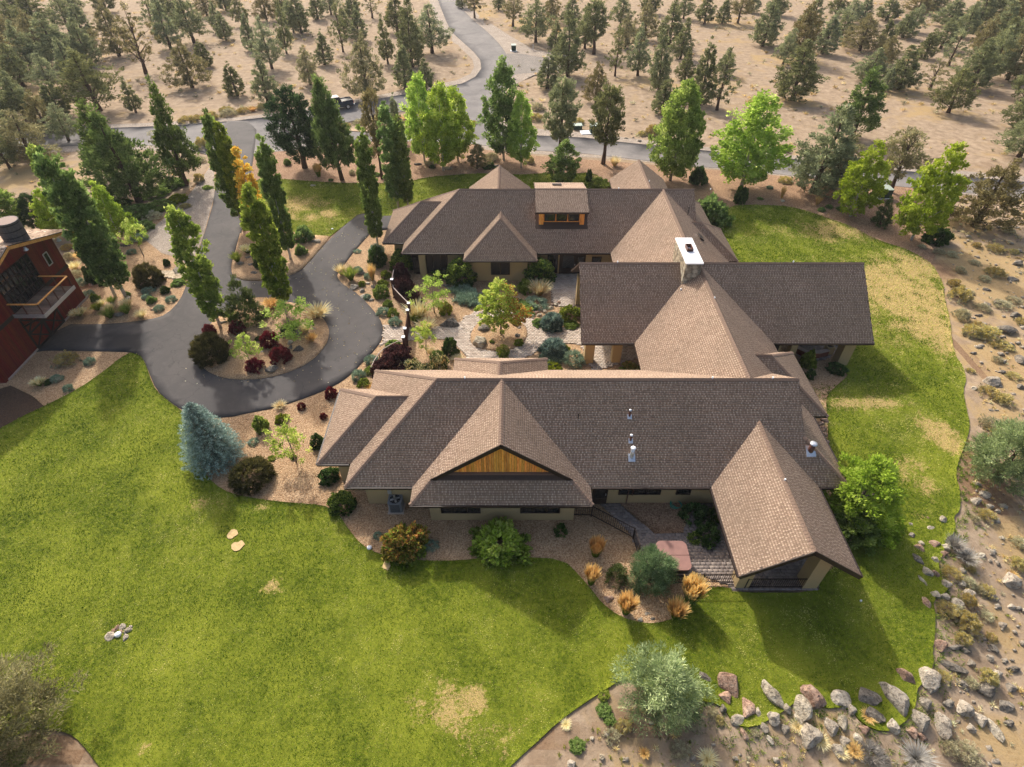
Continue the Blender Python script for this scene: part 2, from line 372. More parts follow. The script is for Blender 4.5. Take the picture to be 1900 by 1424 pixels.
GOLD = [(1840,520,110,90,1),(1860,650,80,80,1),(1850,760,70,50,.7),(1880,980,60,60,.9),(1800,420,60,30,.8),(1480,190,60,12,.7),(1360,52,60,12,.9),(1670,170,60,14,.7),(60,175,80,24,1),(40,330,80,34,.8),(150,240,80,14,.7),(1000,50,60,14,.8),(1200,150,60,12,.6),(1480,1330,100,40,.55),(1560,1390,80,30,.5),(880,20,60,12,.7),(330,215,80,20,.2),(1720,210,90,20,.5),(1460,110,60,12,.6),(1875,1340,80,90,.62),(1880,1180,60,70,.6),(1180,1400,60,30,.4),(1300,150,120,10,.35),(900,160,60,8,.3)]
DIRT = [(1830,910,60,50,1),(1010,1360,80,50,.55),(1200,1350,110,40,.6),(90,1400,90,40,.8),(1740,500,40,30,.7),(1775,640,12,60,.8),(1810,860,25,80,.8),(1040,30,50,20,.3),(60,700,60,40,.8)]
gro = link('ground', mesh_np('ground', np.stack([GX, GY, GZ], -1).reshape(-1, 3), Q, M['soil'],
           {'gold': blobs(cxm, cym, GOLD), 'dirt': blobs(cxm, cym, DIRT)}, True))
struct(gro)

def sheet(name, poly, z, mat, step=1.2, zf=None, holes=(), attrf=None, thick=0.0, parent=None):
    poly = [Vector(p) for p in poly]; n = len(poly)
    xs = [p.x for p in poly]; ys = [p.y for p in poly]
    vs = list(poly); ed = [(i, (i + 1) % n) for i in range(n)]
    hol = []
    for h in holes:
        b = len(vs); vs += [Vector(p) for p in h]; ed += [(b + i, b + (i + 1) % len(h)) for i in range(len(h))]
    if step:
        X, Y = np.meshgrid(np.arange(min(xs), max(xs), step), np.arange(min(ys), max(ys), step))
        X = X.ravel() + rng.uniform(-.25, .25, X.size) * step; Y = Y.ravel() + rng.uniform(-.25, .25, Y.size) * step
        pl = [tuple(p) for p in poly]
        k = inpoly(X, Y, pl) & (distpoly(X, Y, pl) > step * .3)
        for h in holes: k &= distpoly(X, Y, h) > step * .3
        vs += [Vector((a, b)) for a, b in zip(X[k], Y[k])]
    r = delaunay_2d_cdt(vs, ed, [], 0, 1e-5)
    V = np.array([(v.x, v.y) for v in r[0]]); T = np.array([f for f in r[2] if len(f) == 3])
    C = V[T].mean(1); k = inpoly(C[:, 0], C[:, 1], [tuple(p) for p in poly])
    for h in holes: k &= ~inpoly(C[:, 0], C[:, 1], h)
    T = T[k]; C = C[k]
    # every face up
    a = V[T]; cr = (a[:, 1, 0] - a[:, 0, 0]) * (a[:, 2, 1] - a[:, 0, 1]) - (a[:, 1, 1] - a[:, 0, 1]) * (a[:, 2, 0] - a[:, 0, 0])
    T[cr < 0] = T[cr < 0][:, ::-1]
    Z = np.full(len(V), float(z))
    if zf is not None: Z = Z + zf(V[:, 0], V[:, 1])
    at = {k_: f(V[:, 0], V[:, 1]) for k_, f in (attrf or {}).items()}
    V3 = np.column_stack([V, Z]); Fs = [T]
    if thick:
        b = len(V3); ring = []
        for h in [[tuple(p) for p in poly]]:
            m_ = len(h); top = []
            for p in h:
                top.append(int(np.argmin((V[:, 0] - p[0]) ** 2 + (V[:, 1] - p[1]) ** 2)))
            low = list(range(len(V3), len(V3) + m_)); V3 = np.vstack([V3, [(p[0], p[1], V3[t_, 2] - thick) for p, t_ in zip(h, top)]])
            sd = np.array([(low[i], low[(i + 1) % m_], top[(i + 1) % m_], top[i]) for i in range(m_)])
            Fs.append(sd)
        for k_ in at: at[k_] = np.concatenate([at[k_], np.full(len(V3) - b, float(at[k_].mean()))])
    return link(name, mesh_np(name, V3, Fs, mat, at, False, dom='POINT'), parent)

struct(sheet('gravel_ground', GRAVEL, 0.0, M['gravel'], 2.5))
struct(sheet('mulch_ground', P([(-60,735),(0,722),(20,716),(60,735),(84,756),(34,780),(-40,815)]), .02, M['mulch'], 1.5))
struct(sheet('planting_bed', UPISL, .008, M['gravel2'], 3))
def darkpatchf(X, Y):  # straight-edged patch of the drive by the barn, coloured darker
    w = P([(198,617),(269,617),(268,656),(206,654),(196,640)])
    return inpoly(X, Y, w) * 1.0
struct(sheet('road_shoulder', P([(-200,300),(0,242),(121,233),(263,229),(431,219),(505,211),(600,196),(748,168),(845,150),(872,138),(880,125),(876,110),(850,85),(818,62),(806,30),(796,0),(780,-40),(860,-40),(862,0),(890,30),(945,66),(990,92),(1062,104),(1062,132),(990,140),(940,165),(935,215),(950,235),(1080,246),(1300,272),(1570,298),(1900,328),(2100,352),(2100,400),(1900,372),(1430,325),(1160,297),(930,282),(720,270),(482,290),(200,275),(0,296),(-200,360)]), .004, M['shoulder'], 4))
struct(sheet('road', ROAD, .03, M['road'], 3, attrf={'wet': lambda X, Y: X * 0}, thick=.08))
struct(sheet('traffic_island', ROADISL, .10, M['soil'], 2, thick=.12))
struct(sheet('gravel_turnout', DIRTROAD, .022, M['turnout'], 3))
struct(sheet('driveway', DRIVE, .045, M['asphalt'], .7, attrf={'wet': darkpatchf}, thick=.09))
struct(sheet('gravel_parking_strip', P([(398,298),(398,363),(376,443),(352,500),(335,480),(300,470),(262,440),(300,410),(345,370),(375,330)]), .02, M['shoulder'], 2))
mound = lambda pl, h: (lambda X, Y: h * (1 - np.exp(-distpoly(X, Y, pl) / 1.6)))
struct(sheet('island_bed', ISLAND, .10, M['gravel'], .6, zf=mound(ISLAND, .28), thick=.12))
UPB = P([(446,434),(436,472),(431,493),(432,508),(440,516),(452,521),(495,522),(541,511),(561,500),(579,481),(600,456),(612,440),(585,438),(560,440),(545,432),(520,452),(480,458),(455,440)])
struct(sheet('upper_island_bed', UPB, .11, M['gravel'], .8, zf=mound(UPB, .15), thick=.12))

DRY = [(1660,545,90,60,.85),(1720,600,45,60,.8),(1560,430,70,20,.55),(1690,500,60,30,.7),(1740,810,38,42,.95),(1700,880,60,55,.6),(1620,750,80,10,.6),(1720,960,60,30,.35),
       (850,1310,90,50,.62),(900,1360,90,50,.5),(770,1290,30,14,.5),(800,1340,30,30,.3),(503,1085,26,22,.75),(433,992,10,8,.2),(400,935,60,12,.6),(480,945,60,10,.45),(1060,1060,30,30,0.1),(262,1395,18,16,.6),(80,1010,60,24,.25),(560,380,60,18,.9),(530,400,50,14,.8),(600,400,50,18,.6),(1180,370,50,20,.5),(1120,330,40,14,.7),
       (550,1300,25,18,.4),(1000,1280,60,40,.3),(1640,710,60,30,.1),(950,1400,70,30,.45),(700,1380,60,30,.3),(1440,425,60,14,.3)]
def dryf(X, Y):
    n1 = vnoise(X, Y, .9, 1.0); n2 = vnoise(X, Y, 2.8, 5.0); n3 = vnoise(X, Y, .22, 8.0)
    d = blobs(X, Y, DRY)
    e = np.clip((X - 17) / 8, 0, 1) * np.clip((Y - 27) / 6, 0, 1)
    return np.clip(d * (.85 + .5 * n1) + .06 + .16 * n3 + .16 * n1 + .20 * e, 0, 1)
for nm, pl, rs in (('lawn', LAWN, .55), ('rear_lawn', NLAWN, .8)):
    struct(sheet(nm, pl, .06, M['turf'], rs, attrf={'dry': dryf}, thick=.12))
# ------------------------------------------------------------------ grass blades on the lawns (nobody could count them)
grassmat = leafmat('grass_blade', rgb(48,76,10), rgb(120,138,34), rgb(208,192,128), .35, 0.0, 1.3)
def blades(name, poly, dens, L, w, dryfun, seed, label):
    r = np.random.default_rng(seed)
    xs = [p[0] for p in poly]; ys = [p[1] for p in poly]
    A = (max(xs) - min(xs)) * (max(ys) - min(ys)); n = int(A * dens)
    X = r.uniform(min(xs), max(xs), n); Y = r.uniform(min(ys), max(ys), n)
    # fewer and larger with distance
    dd = Y * math.cos(PITCH) + CAMZ * math.sin(PITCH)
    keep = r.random(n) < np.clip((26 / dd) ** 1.3, .1, 1)
    vis = (np.abs(X) < dd * 1.0) & (Y > 6.5); keep &= vis
    X = X[keep]; Y = Y[keep]; k = inpoly(X, Y, poly); X = X[k]; Y = Y[k]; dd = dd[keep][k]; n = len(X)
    # fields are sampled on a coarse grid
    gxs = np.arange(min(xs), max(xs) + .5, .25); gys = np.arange(min(ys), max(ys) + .5, .25)
    A_, B_ = np.meshgrid(gxs, gys, indexing='ij'); D = dryfun(A_, B_); D = np.clip((D + .75 * vnoise(A_, B_, 1.7, 41.0) + .35 * vnoise(A_, B_, .6, 43.0) - .42) * 3.2, 0, 1)
    jx = r.uniform(-.15, .15, n); jy = r.uniform(-.15, .15, n)
    ii = np.clip(((X + jx - gxs[0]) / .25).astype(int), 0, len(gxs) - 1); jj = np.clip(((Y + jy - gys[0]) / .25).astype(int), 0, len(gys) - 1)
    dry = D[ii, jj]; CL = vnoise(A_, B_, 1.9, 21.0) + .7 * vnoise(A_, B_, .35, 31.0) + .55 * vnoise(A_ * 1.3 + B_ * .12, B_ * .16, 1.0, 51.0); cl = CL[ii, jj]
    s = np.clip(dd / 30, .9, 2.0) * r.uniform(.6, 1.3, n)
    a = r.uniform(0, 2 * math.pi, n); lean = r.uniform(.3, 1.3, n); l = L * s; ww = w * s
    cx, sy = np.cos(a), np.sin(a)
    z0 = np.full(n, .055)
    tip = np.stack([X + cx * l * np.sin(lean), Y + sy * l * np.sin(lean), z0 + l * np.cos(lean)], 1)
    b1 = np.stack([X - sy * ww, Y + cx * ww, z0], 1); b2 = np.stack([X + sy * ww, Y - cx * ww, z0], 1)
    V = np.empty((n * 3, 3)); V[0::3] = b1; V[1::3] = b2; V[2::3] = tip
    T = np.arange(n * 3).reshape(-1, 3)
    tone = np.clip((r.normal(.34, .15, n) + .42 * cl) * (1 - dry) + dry * r.normal(.78, .2, n), 0, 1)
    bare = (dry > .7) & (r.random(n) < .45); T = T[~bare]; tone = tone[~bare]
    o = link(name, mesh_np(name, V, T, grassmat, {'tone': tone})); stuff(o); tag(o, label, 'grass')
    return n
nb = blades('lawn_grass', LAWN, 330, .075, .016, dryf, 11, 'mown lawn grass with green and straw dry patches round the house')
nb += blades('rear_lawn_grass', NLAWN, 300, .075, .016, dryf, 12, 'mown grass of the lawn between the driveway and the tree bed')
print('blades', nb)

# ------------------------------------------------------------------ house roofs: hip and gable blocks on one pitch
K, EV = .73, 2.75
SH_A, SH_B = rgb(92,76,66), rgb(190,165,143)
def shinglemat():
    m, nt, b = nmat('roof_shingle', .92, .12)
    t = attr(nt, 'tone'); n = noise_n(nt, 60, 3); n2 = noise_n(nt, .35, 5, .6)
    c = ramp(nt, t, [(0, rgb(96,77,64)), (.35, rgb(145,122,104)), (.65, rgb(176,152,132)), (1, rgb(216,195,172))])
    c = mixc(nt, ramp(nt, n, [(.3, .2), (.7, 0.0)]), c, rgb(94,78,64))
    c = mixc(nt, ramp(nt, n2, [(.32, .4), (.68, 0.0)]), c, rgb(116,101,86))
    nt.links.new(c, b.inputs['Base Color']); return m
M['shingle'] = shinglemat()
M['cap'] = simple('ridge_cap_shingle', rgb(120,100,86), .9, .25, 25)
M['fascia'] = simple('dark_brown_fascia', rgb(70,54,44), .6, .15, 8)
M['stucco'] = simple('tan_stucco', rgb(172,148,108), .95, .08, 30, bmp=.2)
M['darktrim'] = simple('dark_brown_trim', rgb(46,34,28), .55, .2, 12)
def glassmat():
    m, nt, b = nmat('window_glass', .06, .8); b.inputs['Base Color'].default_value = (.012, .014, .016, 1); return m
M['glass'] = glassmat()
M['stone'] = gravelmat('ledge_stone', rgb(126,112,92), rgb(166,152,128), rgb(194,184,162), 3.2)
M['white'] = simple('white_painted_metal', (.86, .86, .86, 1), .4, .03, 5)
M['galv'] = simple('galvanised_metal', (.62, .63, .65, 1), .35, .1, 9, metal=.7)
M['rust'] = simple('brown_painted_pipe', rgb(92,58,46), .5, .2, 12)
def woodmat(name, a, b_, c_):
    m, nt, b = nmat(name, .65, .25)
    tc = N(nt, 'ShaderNodeNewGeometry'); mp = N(nt, 'ShaderNodeMapping'); mp.inputs['Scale'].default_value = (14, 14, 1.2)
    nt.links.new(tc.outputs['Position'], mp.inputs[0]); n = noise_n(nt, 1.5, 6, .65, mp.outputs[0], 1.2)
    c = ramp(nt, n, [(.3, a), (.5, b_), (.72, c_)])
    t = attr(nt, 'tone'); hs = N(nt, 'ShaderNodeHueSaturation'); nt.links.new(c, hs.inputs['Color']); nt.links.new(mth(nt, 'MULTIPLY_ADD', t, .7, .65), hs.inputs['Value'])
    oi = N(nt, 'ShaderNodeObjectInfo'); nt.links.new(mth(nt, 'MULTIPLY_ADD', oi.outputs['Random'], .022, .489), hs.inputs['Hue'])
    nt.links.new(hs.outputs[0], b.inputs['Base Color']); bump(nt, b, n, .2, .01); return m
M['cedar'] = woodmat('cedar_board', rgb(186,108,40), rgb(236,160,68), rgb(250,196,112))
M['deckwood'] = woodmat('deck_board', rgb(84,66,56), rgb(118,98,86), rgb(142,122,108))
M['redbarn'] = woodmat('red_barn_board', rgb(70,20,12), rgb(104,32,20), rgb(124,44,28))

house = empty('house', (0, 0, 0))
tag(house, 'large rambling ranch house with tan walls and brown shingled hip and gable roofs', 'house')
PLANES = []   # (poly xy, plane (a,b,c): z=a x+b y+c, updir)
BLOCKS = []
def plane_from(pts):
    p = [Vector(q) for q in pts]; n = (p[1] - p[0]).cross(p[2] - p[0])
    if n.z < 0: n = -n
    n.normalize(); a = -n.x / n.z; b = -n.y / n.z; c = p[0].z - a * p[0].x - b * p[0].y
    return a, b, c
def block(name, x0, x1, y0, y1, ax, e0, e1, k=K, ev=EV):
    """roof block, ridge along ax; ends: ('hip',) ('gable',) ('dutch', d)"""
    sw = (lambda a, b, z: (a, b, z)) if ax == 'x' else (lambda a, b, z: (b, a, z))
    if ax == 'y': u0, u1, v0, v1 = y0, y1, x0, x1
    else: u0, u1, v0, v1 = x0, x1, y0, y1
    h = (v1 - v0) / 2; vm = (v0 + v1) / 2; zr = ev + k * h
    def endpts(e, u, s):
        if e[0] == 'hip': return [(u, None)], u + s * h
        if e[0] == 'gable': return [(u, None)], u
        return [(u, None), (u + s * e[1], e[1])], u + s * e[1]
    a0, r0 = endpts(e0, u0, 1); a1, r1 = endpts(e1, u1, -1)
    pl = []
    for v, sv in ((v0, 1), (v1, -1)):
        pts = [sw(u0, v, ev), sw(u1, v, ev)]
        if e1[0] == 'dutch': pts.append(sw(u1 - e1[1], v + sv * e1[1], ev + k * e1[1]))
        pts.append(sw(r1, vm, zr))
        if abs(r1 - r0) > .02: pts.append(sw(r0, vm, zr))
        if e0[0] == 'dutch': pts.append(sw(u0 + e0[1], v + sv * e0[1], ev + k * e0[1]))
        pl.append(pts)
    lines = [(sw(r0, vm, zr), sw(r1, vm, zr))]
    walls = []
    for e, u, s, r in ((e0, u0, 1, r0), (e1, u1, -1, r1)):
        if e[0] == 'hip':
            pl.append([sw(u, v0, ev), sw(u, v1, ev), sw(r, vm, zr)])
            lines += [(sw(u, v0, ev), sw(r, vm, zr)), (sw(u, v1, ev), sw(r, vm, zr))]
        elif e[0] == 'dutch':
            d = e[1]; pl.append([sw(u, v0, ev), sw(u, v1, ev), sw(u + s * (d + .35), v1 - d - .35, ev + k * (d + .35)), sw(u + s * (d + .35), v0 + d + .35, ev + k * (d + .35))])
            lines += [(sw(u, v0, ev), sw(u + s * d, v0 + d, ev + k * d)), (sw(u, v1, ev), sw(u + s * d, v1 - d, ev + k * d))]
            walls.append([sw(u + s * (d + .3), v0 + d + .3, ev + k * (d + .1)), sw(u + s * (d + .3), v1 - d - .3, ev + k * (d + .1)), sw(u + s * (d + .3), vm, zr - .22)])
        else:
            walls.append([sw(u + s * .85, v0 + .85, ev - .2), sw(u + s * .85, v1 - .85, ev - .2), sw(u + s * .85, v1 - .85, ev + k * .85 - .22), sw(u + s * .85, vm, zr - .22), sw(u + s * .85, v0 + .85, ev + k * .85 - .22)])
    pp = [(p, plane_from(p[:3])) for p in pl]
    PLANES.extend([([(q[0], q[1]) for q in p], c) for p, c in pp])
    BLOCKS.append((name, pp, lines, walls))
GR = ('gable',); HP = ('hip',)
block('front', -9.9, 20.0, 21.95, 32.55, 'x', HP, ('dutch', 2.4))
block('front_left', -11.95, -4.0, 23.73, 30.53, 'x', HP, GR)
block('front_gable', -5.88, 4.65, 20.64, 27.3, 'y', ('dutch', 1.18), GR)
block('porch', 11.78, 18.12, 16.15, 25.3, 'y', GR, GR)
block('entry', -4.25, 2.6, 28.5, 33.9, 'y', GR, HP)
block('side', 14.0, 21.03, 27.83, 34.61, 'x', GR, HP)
block('spine', 9.35, 19.95, 27.3, 41.0, 'y', GR, GR)
block('right_wing', 5.3, 27.65, 35.7, 46.3, 'x', GR, GR)
block('rear_spine', 9.2, 19.8, 41.2, 54.6, 'y', GR, GR)
block('rear', -10.32, 20.0, 49.3, 59.9, 'x', HP, ('dutch', 2.6))
block('rear_left', -12.4, -4.5, 51.24, 58.2, 'x', HP, GR)
block('rear_hip', -4.45, 2.32, 47.94, 53.0, 'y', HP, GR)
block('rear_back_gable', -4.75, 2.05, 54.6, 63.8, 'y', GR, GR)
block('rear_back_gable_right', 11.1, 17.3, 54.6, 66.0, 'y', GR, GR)
block('rear_side', 14.0, 20.73, 47.8, 54.1, 'x', GR, HP)
DZ = 5.88
block('dormer', 2.2, 7.12, 51.2, 57.8, 'x', GR, GR, .25, DZ)

def maxh(X, Y):
    z = np.full(X.shape, -9.0)
    for poly, (a, b, c) in PLANES:
        z = np.where(inpoly(X, Y, poly), np.maximum(z, a * X + b * Y + c), z)
    return z
EX = .115
n_sh = 0
for bi, (name, pp, lines, walls) in enumerate(BLOCKS):
    mb = MB()
    for pts, c in pp:
        n = len(pts); top = [(q[0], q[1], q[2]) for q in pts]; low = [(q[0], q[1], q[2] - .17) for q in pts]
        cr = sum((pts[i][0] * pts[(i+1) % n][1] - pts[(i+1) % n][0] * pts[i][1]) for i in range(n))
        o = list(range(n)) if cr > 0 else list(range(n))[::-1]
        vs = [top[i] for i in o] + [low[i] for i in o]
        mb.add(vs, [tuple(range(n)), tuple(range(2*n - 1, n - 1, -1))] + [(i, n + i, n + (i+1) % n, (i+1) % n) for i in range(n)])
    roof = mb.build('roof', M['fascia'], house)
    VV = []; TT = []
    r = np.random.default_rng(100 + bi)
    for pts, (a, b, c) in pp:
        up = np.array([a, b]); kk = np.hypot(a, b); up = up / kk; al = np.array([-up[1], up[0]])
        xy = np.array([(q[0], q[1]) for q in pts]); t = xy @ up; s = xy @ al; t0, t1, s0, s1 = t.min(), t.max(), s.min(), s.max()
        ex = .142 * math.cos(math.atan(kk)); nr = int((t1 - t0) / ex) + 1
        S0 = []; S1 = []; Tt = []; HI = []
        for i in range(nr):
            m = int((s1 - s0) / .098) + 8; w = r.uniform(.085, .115, m) * np.where(np.arange(m) % 2 == 0, 1.25, .85); e = np.cumsum(w) + s0 - r.uniform(0, .3)
            S0.append(e[:-1]); S1.append(e[1:]); Tt.append(np.full(m - 1, t0 + i * ex)); HI.append(np.arange(m - 1) % 2 == 0)
        HI = np.concatenate(HI); S0 = np.concatenate(S0); S1 = np.concatenate(S1); Tt = np.concatenate(Tt)
        sc = (S0 + S1) / 2; X = sc * al[0] + (Tt + ex * .5) * up[0]; Y = sc * al[1] + (Tt + ex * .5) * up[1]
        keep = inpoly(X, Y, [tuple(q) for q in xy]) & (maxh(X, Y) - (a * X + b * Y + c) < .12)
        S0, S1, Tt, hi = S0[keep], S1[keep], Tt[keep], HI[keep]; m = len(S0)
        if m == 0: continue
        hi = hi & (r.random(m) < .9); off = np.where(hi, .013, .007); nrm = np.array([-a, -b, 1.0]); nrm /= np.linalg.norm(nrm)
        def pt(s_, t_, o_):
            x = s_ * al[0] + t_ * up[0]; y = s_ * al[1] + t_ * up[1]; z = a * x + b * y + c
            return np.stack([x, y, z], 1) + nrm * o_[:, None]
        z_ = np.zeros(m)
        g_ = .004
        q = [pt(S0 + g_, Tt, z_), pt(S1 - g_, Tt, z_), pt(S0 + g_, Tt, off), pt(S1 - g_, Tt, off), pt(S1 - g_, Tt + ex * .62, off * .75), pt(S0 + g_, Tt + ex * .62, off * .75), pt(S1 - g_, Tt + ex + .01, z_ + .004), pt(S0 + g_, Tt + ex + .01, z_ + .004)]
        base = sum(len(v) for v in VV); arr = np.empty((m * 8, 3))
        for j in range(8): arr[j::8] = q[j]
        VV.append(arr); i6 = base + np.arange(m)[:, None] * 8
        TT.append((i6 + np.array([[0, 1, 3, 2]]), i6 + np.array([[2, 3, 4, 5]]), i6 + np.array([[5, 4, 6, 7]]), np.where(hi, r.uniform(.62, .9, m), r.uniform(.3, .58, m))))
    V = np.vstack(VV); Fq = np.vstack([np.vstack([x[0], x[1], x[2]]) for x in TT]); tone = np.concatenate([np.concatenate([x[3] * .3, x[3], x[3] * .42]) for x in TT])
    n_sh += len(Fq) // 3
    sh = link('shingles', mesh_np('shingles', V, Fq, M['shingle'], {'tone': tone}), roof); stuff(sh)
    # ridge and hip caps
    cb = MB()
    for p0, p1 in lines:
        p0 = Vector(p0); p1 = Vector(p1); d = p1 - p0; L = d.length; hor = Vector((d.x, d.y, 0))
        if L < .3: continue
        d.normalize(); cr = Vector((-hor.y, hor.x, 0)).normalized(); hip = abs(p1.z - p0.z) > .2
        kk = (.25 if name == 'dormer' else K) * (.707 if hip else 1.0); w = .15; n = int(L / .2)
        for i in range(n):
            a_ = p0 + d * (i * L / n); b_ = p0 + d * ((i + 1) * L / n + .04); m_ = (a_ + b_) / 2
            if maxh(np.array([m_.x]), np.array([m_.y]))[0] - m_.z > .05: continue
            vs = []
            for q_, o_ in ((a_, .055), (b_, .028)):
                for sgn in (-1, 0, 1): vs.append(q_ + cr * (sgn * w) + Vector((0, 0, o_ - abs(sgn) * kk * w)))
            for sgn in (-1, 0, 1): vs.append(a_ + cr * (sgn * w) + Vector((0, 0, -.01 - abs(sgn) * kk * w)))
            cb.add(vs, [(0, 1, 4, 3), (1, 2, 5, 4), (6, 7, 1, 0), (7, 8, 2, 1)], random.random())
    if cb.v: stuff(cb.build('ridge_caps', M['cap'], roof))
    if name == 'porch': walls = walls[1:]
    for w_ in walls:
        if name == 'front_gable' and w_[0][1] < 24: continue
        gb = MB(); gb.add(w_, [tuple(range(len(w_)))]); gb.build('gable_wall', M['stucco'], roof)
print('shingles', n_sh)

# --- front gable: cedar boards, flashing and rake trim
GY0 = 20.64 + 1.18; wy = GY0 + .28; gx0, gx1, gxm = -5.88, 4.65, -.615
zb = EV + K * (wy - 20.64) + .13; ztop = EV + K * 5.265 - .25
gw = MB(); gw.box((gxm, wy + .12, zb + .6), (3.2, .05, .8)); gwall = gw.build('front_gable_wall', M['darktrim'], house)
bw = .145; x = gxm - 3.9
while x < gxm + 3.9:
    xm = x + bw / 2; h = ztop - K * abs(xm - gxm); 
    if h > zb + .05:
        hl = ztop - K * abs(x - gxm); hr = ztop - K * abs(x + bw - gxm); y = wy + random.uniform(-.006, .006)
        b_ = MB(); b_.add([(x+.006, y, zb), (x+bw-.006, y, zb), (x+bw-.006, y, max(hr, zb+.01)), (x+.006, y, max(hl, zb+.01)),
                          (x+.006, y+.03, zb), (x+bw-.006, y+.03, zb), (x+bw-.006, y+.03, max(hr, zb+.01)), (x+.006, y+.03, max(hl, zb+.01))],
                         [(0,1,2,3), (4,7,6,5), (0,4,5,1), (1,5,6,2), (2,6,7,3), (3,7,4,0)], random.uniform(.2, .9))
        b_.build('board', M['cedar'], gwall)
    x += bw
fl = MB(); fl.box((gxm, wy - .06, zb - .05), (6.7, .22, .04)); fl.build('flashing', M['cap'], house)
rk = MB()
for s in (-1, 1):
    rk.bar((gxm, GY0 - .03, EV + K * 5.265 - .1), (gxm + s * 4.08, GY0 - .03, EV + K * 1.185 - .1), .05, .26)
rk.build('rake_trim', M['darktrim'], house)
rk = MB()
for s in (-1, 1): rk.bar((14.95, 16.12, EV + K * 3.17 - .1), (14.95 + s * 3.17, 16.12, EV - .1), .05, .27)
rk.build('rake_trim', M['darktrim'], house)
# gutters along the level eaves
for a_, b_ in (((-9.9,21.9),(-5.9,21.9)),((4.7,21.9),(11.7,21.9)),((18.2,21.9),(20.0,21.9)),((-5.88,20.59),(4.65,20.59)),((-11.95,23.68),(-10.0,23.68)),((5.3,35.65),(9.3,35.65)),((20.0,35.65),(27.65,35.65)),
               ((-10.3,49.25),(-4.5,49.25)),((2.4,49.25),(9.2,49.25)),((-4.45,47.89),(2.32,47.89)),((-12.4,51.19),(-10.4,51.19)),((11.73,16.15),(11.73,21.9)),((18.17,16.15),(18.17,21.9)),((20.05,22.0),(20.05,27.8)),((-12.0,23.7),(-12.0,30.5))):
    gt = MB(); gt.bar((a_[0], a_[1], EV - .07), (b_[0], b_[1], EV - .07), .11, .13); gt.build('gutter', M['darktrim'], house)

# --- walls (a box under every block, each set in a little differently so that no faces share a plane)
def wallbox(x0, x1, y0, y1, z1=2.72, mat='stucco'):
    b_ = MB(); b_.box(((x0 + x1) / 2, (y0 + y1) / 2, z1 / 2), (x1 - x0, y1 - y0, z1)); return b_.build('wall', M[mat], house)
wallbox(-9.05, 19.1, 22.79, 31.7); wallbox(-11.1, -5, 24.6, 29.7); wallbox(-4.98, 3.78, 21.55, 27); wallbox(-3.4, 1.75, 28, 32.9, 2.715)
wallbox(17, 20.1, 28.7, 33.7, 2.71); wallbox(10.25, 19.05, 29, 40.9, 2.705); wallbox(10.6, 21.2, 36.6, 45.4, 2.7); wallbox(10.15, 18.9, 42, 55, 2.695)
wallbox(-9.4, 19.15, 50.15, 59.0, 2.69); wallbox(-11.5, -5, 52.1, 57.3, 2.685); wallbox(-3.6, 1.45, 48.9, 53, 2.68); wallbox(-3.9, 1.2, 55, 62.9, 2.675)
wallbox(12, 16.4, 55, 65.1, 2.67); wallbox(17, 19.85, 48.6, 53.3, 2.665)
# dormer walls
dm = MB(); dm.box((4.66, 54.5, 5.2), (4.2, 5.3, 1.24)); dm.build('dormer_wall', M['cedar'], house)

def window(cx, cy, z, w, h, rz=0.0, panes=1, dark=True):
    """window facing -y before rotation"""
    o = empty('window', (cx, cy, z), rz); o.parent = house
    f = MB(); t = .07
    for s in (-1, 1): f.box((s * (w / 2 - t / 2), -.03, 0), (t, .1, h)); f.box((0, -.03, s * (h / 2 - t / 2)), (w - 2 * t, .1, t))
    for i in range(1, panes): f.box((-w / 2 + w * i / panes, -.03, 0), (.05, .09, h - 2 * t))
    f.build('frame', M['darktrim'], o)
    for i in range(panes):
        g_ = MB(); g_.box((-w / 2 + w * (i + .5) / panes, -.015, 0), (w / panes - .07, .02, h - .14)); g_.build('pane', M['glass'], o)
    return o
for wx, wy_, wz, ww, wh, pn in ((-3.1,21.55,1.45,2.4,1.3,3),(1.7,21.55,1.45,2.4,1.3,3),(7.9,22.79,1.6,2.6,1.2,3),(10.6,22.79,1.6,.9,1.2,1),
        (-7.6,50.15,1.25,2.9,2.3,4),(3.9,50.15,1.25,1.0,2.2,1),(8.1,50.15,1.2,.9,1.4,1),(-1.1,48.9,1.5,1.8,1.6,2),(6.9,36.62,1.4,.01,.01,1),(23.0,45.4,1.4,.01,.01,1)):
    if ww > .1: window(wx, wy_, wz, ww, wh, 0, pn)
for i_ in range(3): window(3.55 + i_ * 1.12, 51.82, 5.22, 1.0, .95, 0, 1)
for px_ in (2.75, 6.57):
    b_ = MB(); b_.box((px_, 51.72, 5.1), (.42, .2, 1.35)); b_.build('dormer_post', M['cedar'], house)
def door(cx, cy, w, h, rz=0.0):
    o = empty('door', (cx, cy, 0), rz); o.parent = house
    f = MB(); f.box((0, -.03, h / 2 + .05), (w, .08, h)); f.build('door_leaf', M['darktrim'], o)
    g_ = MB(); g_.box((0, -.09, h / 2 + .25), (w * .62, .02, h * .6)); g_.build('pane', M['glass'], o)
    k_ = MB(); k_.box((w * .38, -.1, 1.05), (.04, .06, .16)); k_.build('handle', M['galv'], o)
door(5.45, 22.79, .95, 2.15); door(5.4, 50.15, 1.7, 2.25); door(6.6, 50.15, .9, 2.1); door(-9.1, 50.15, .9, 2.1)
for (x_, y_, w_) in ((20.9, 36.6, 1.4),): door(x_ - .6, y_, w_, 2.2)

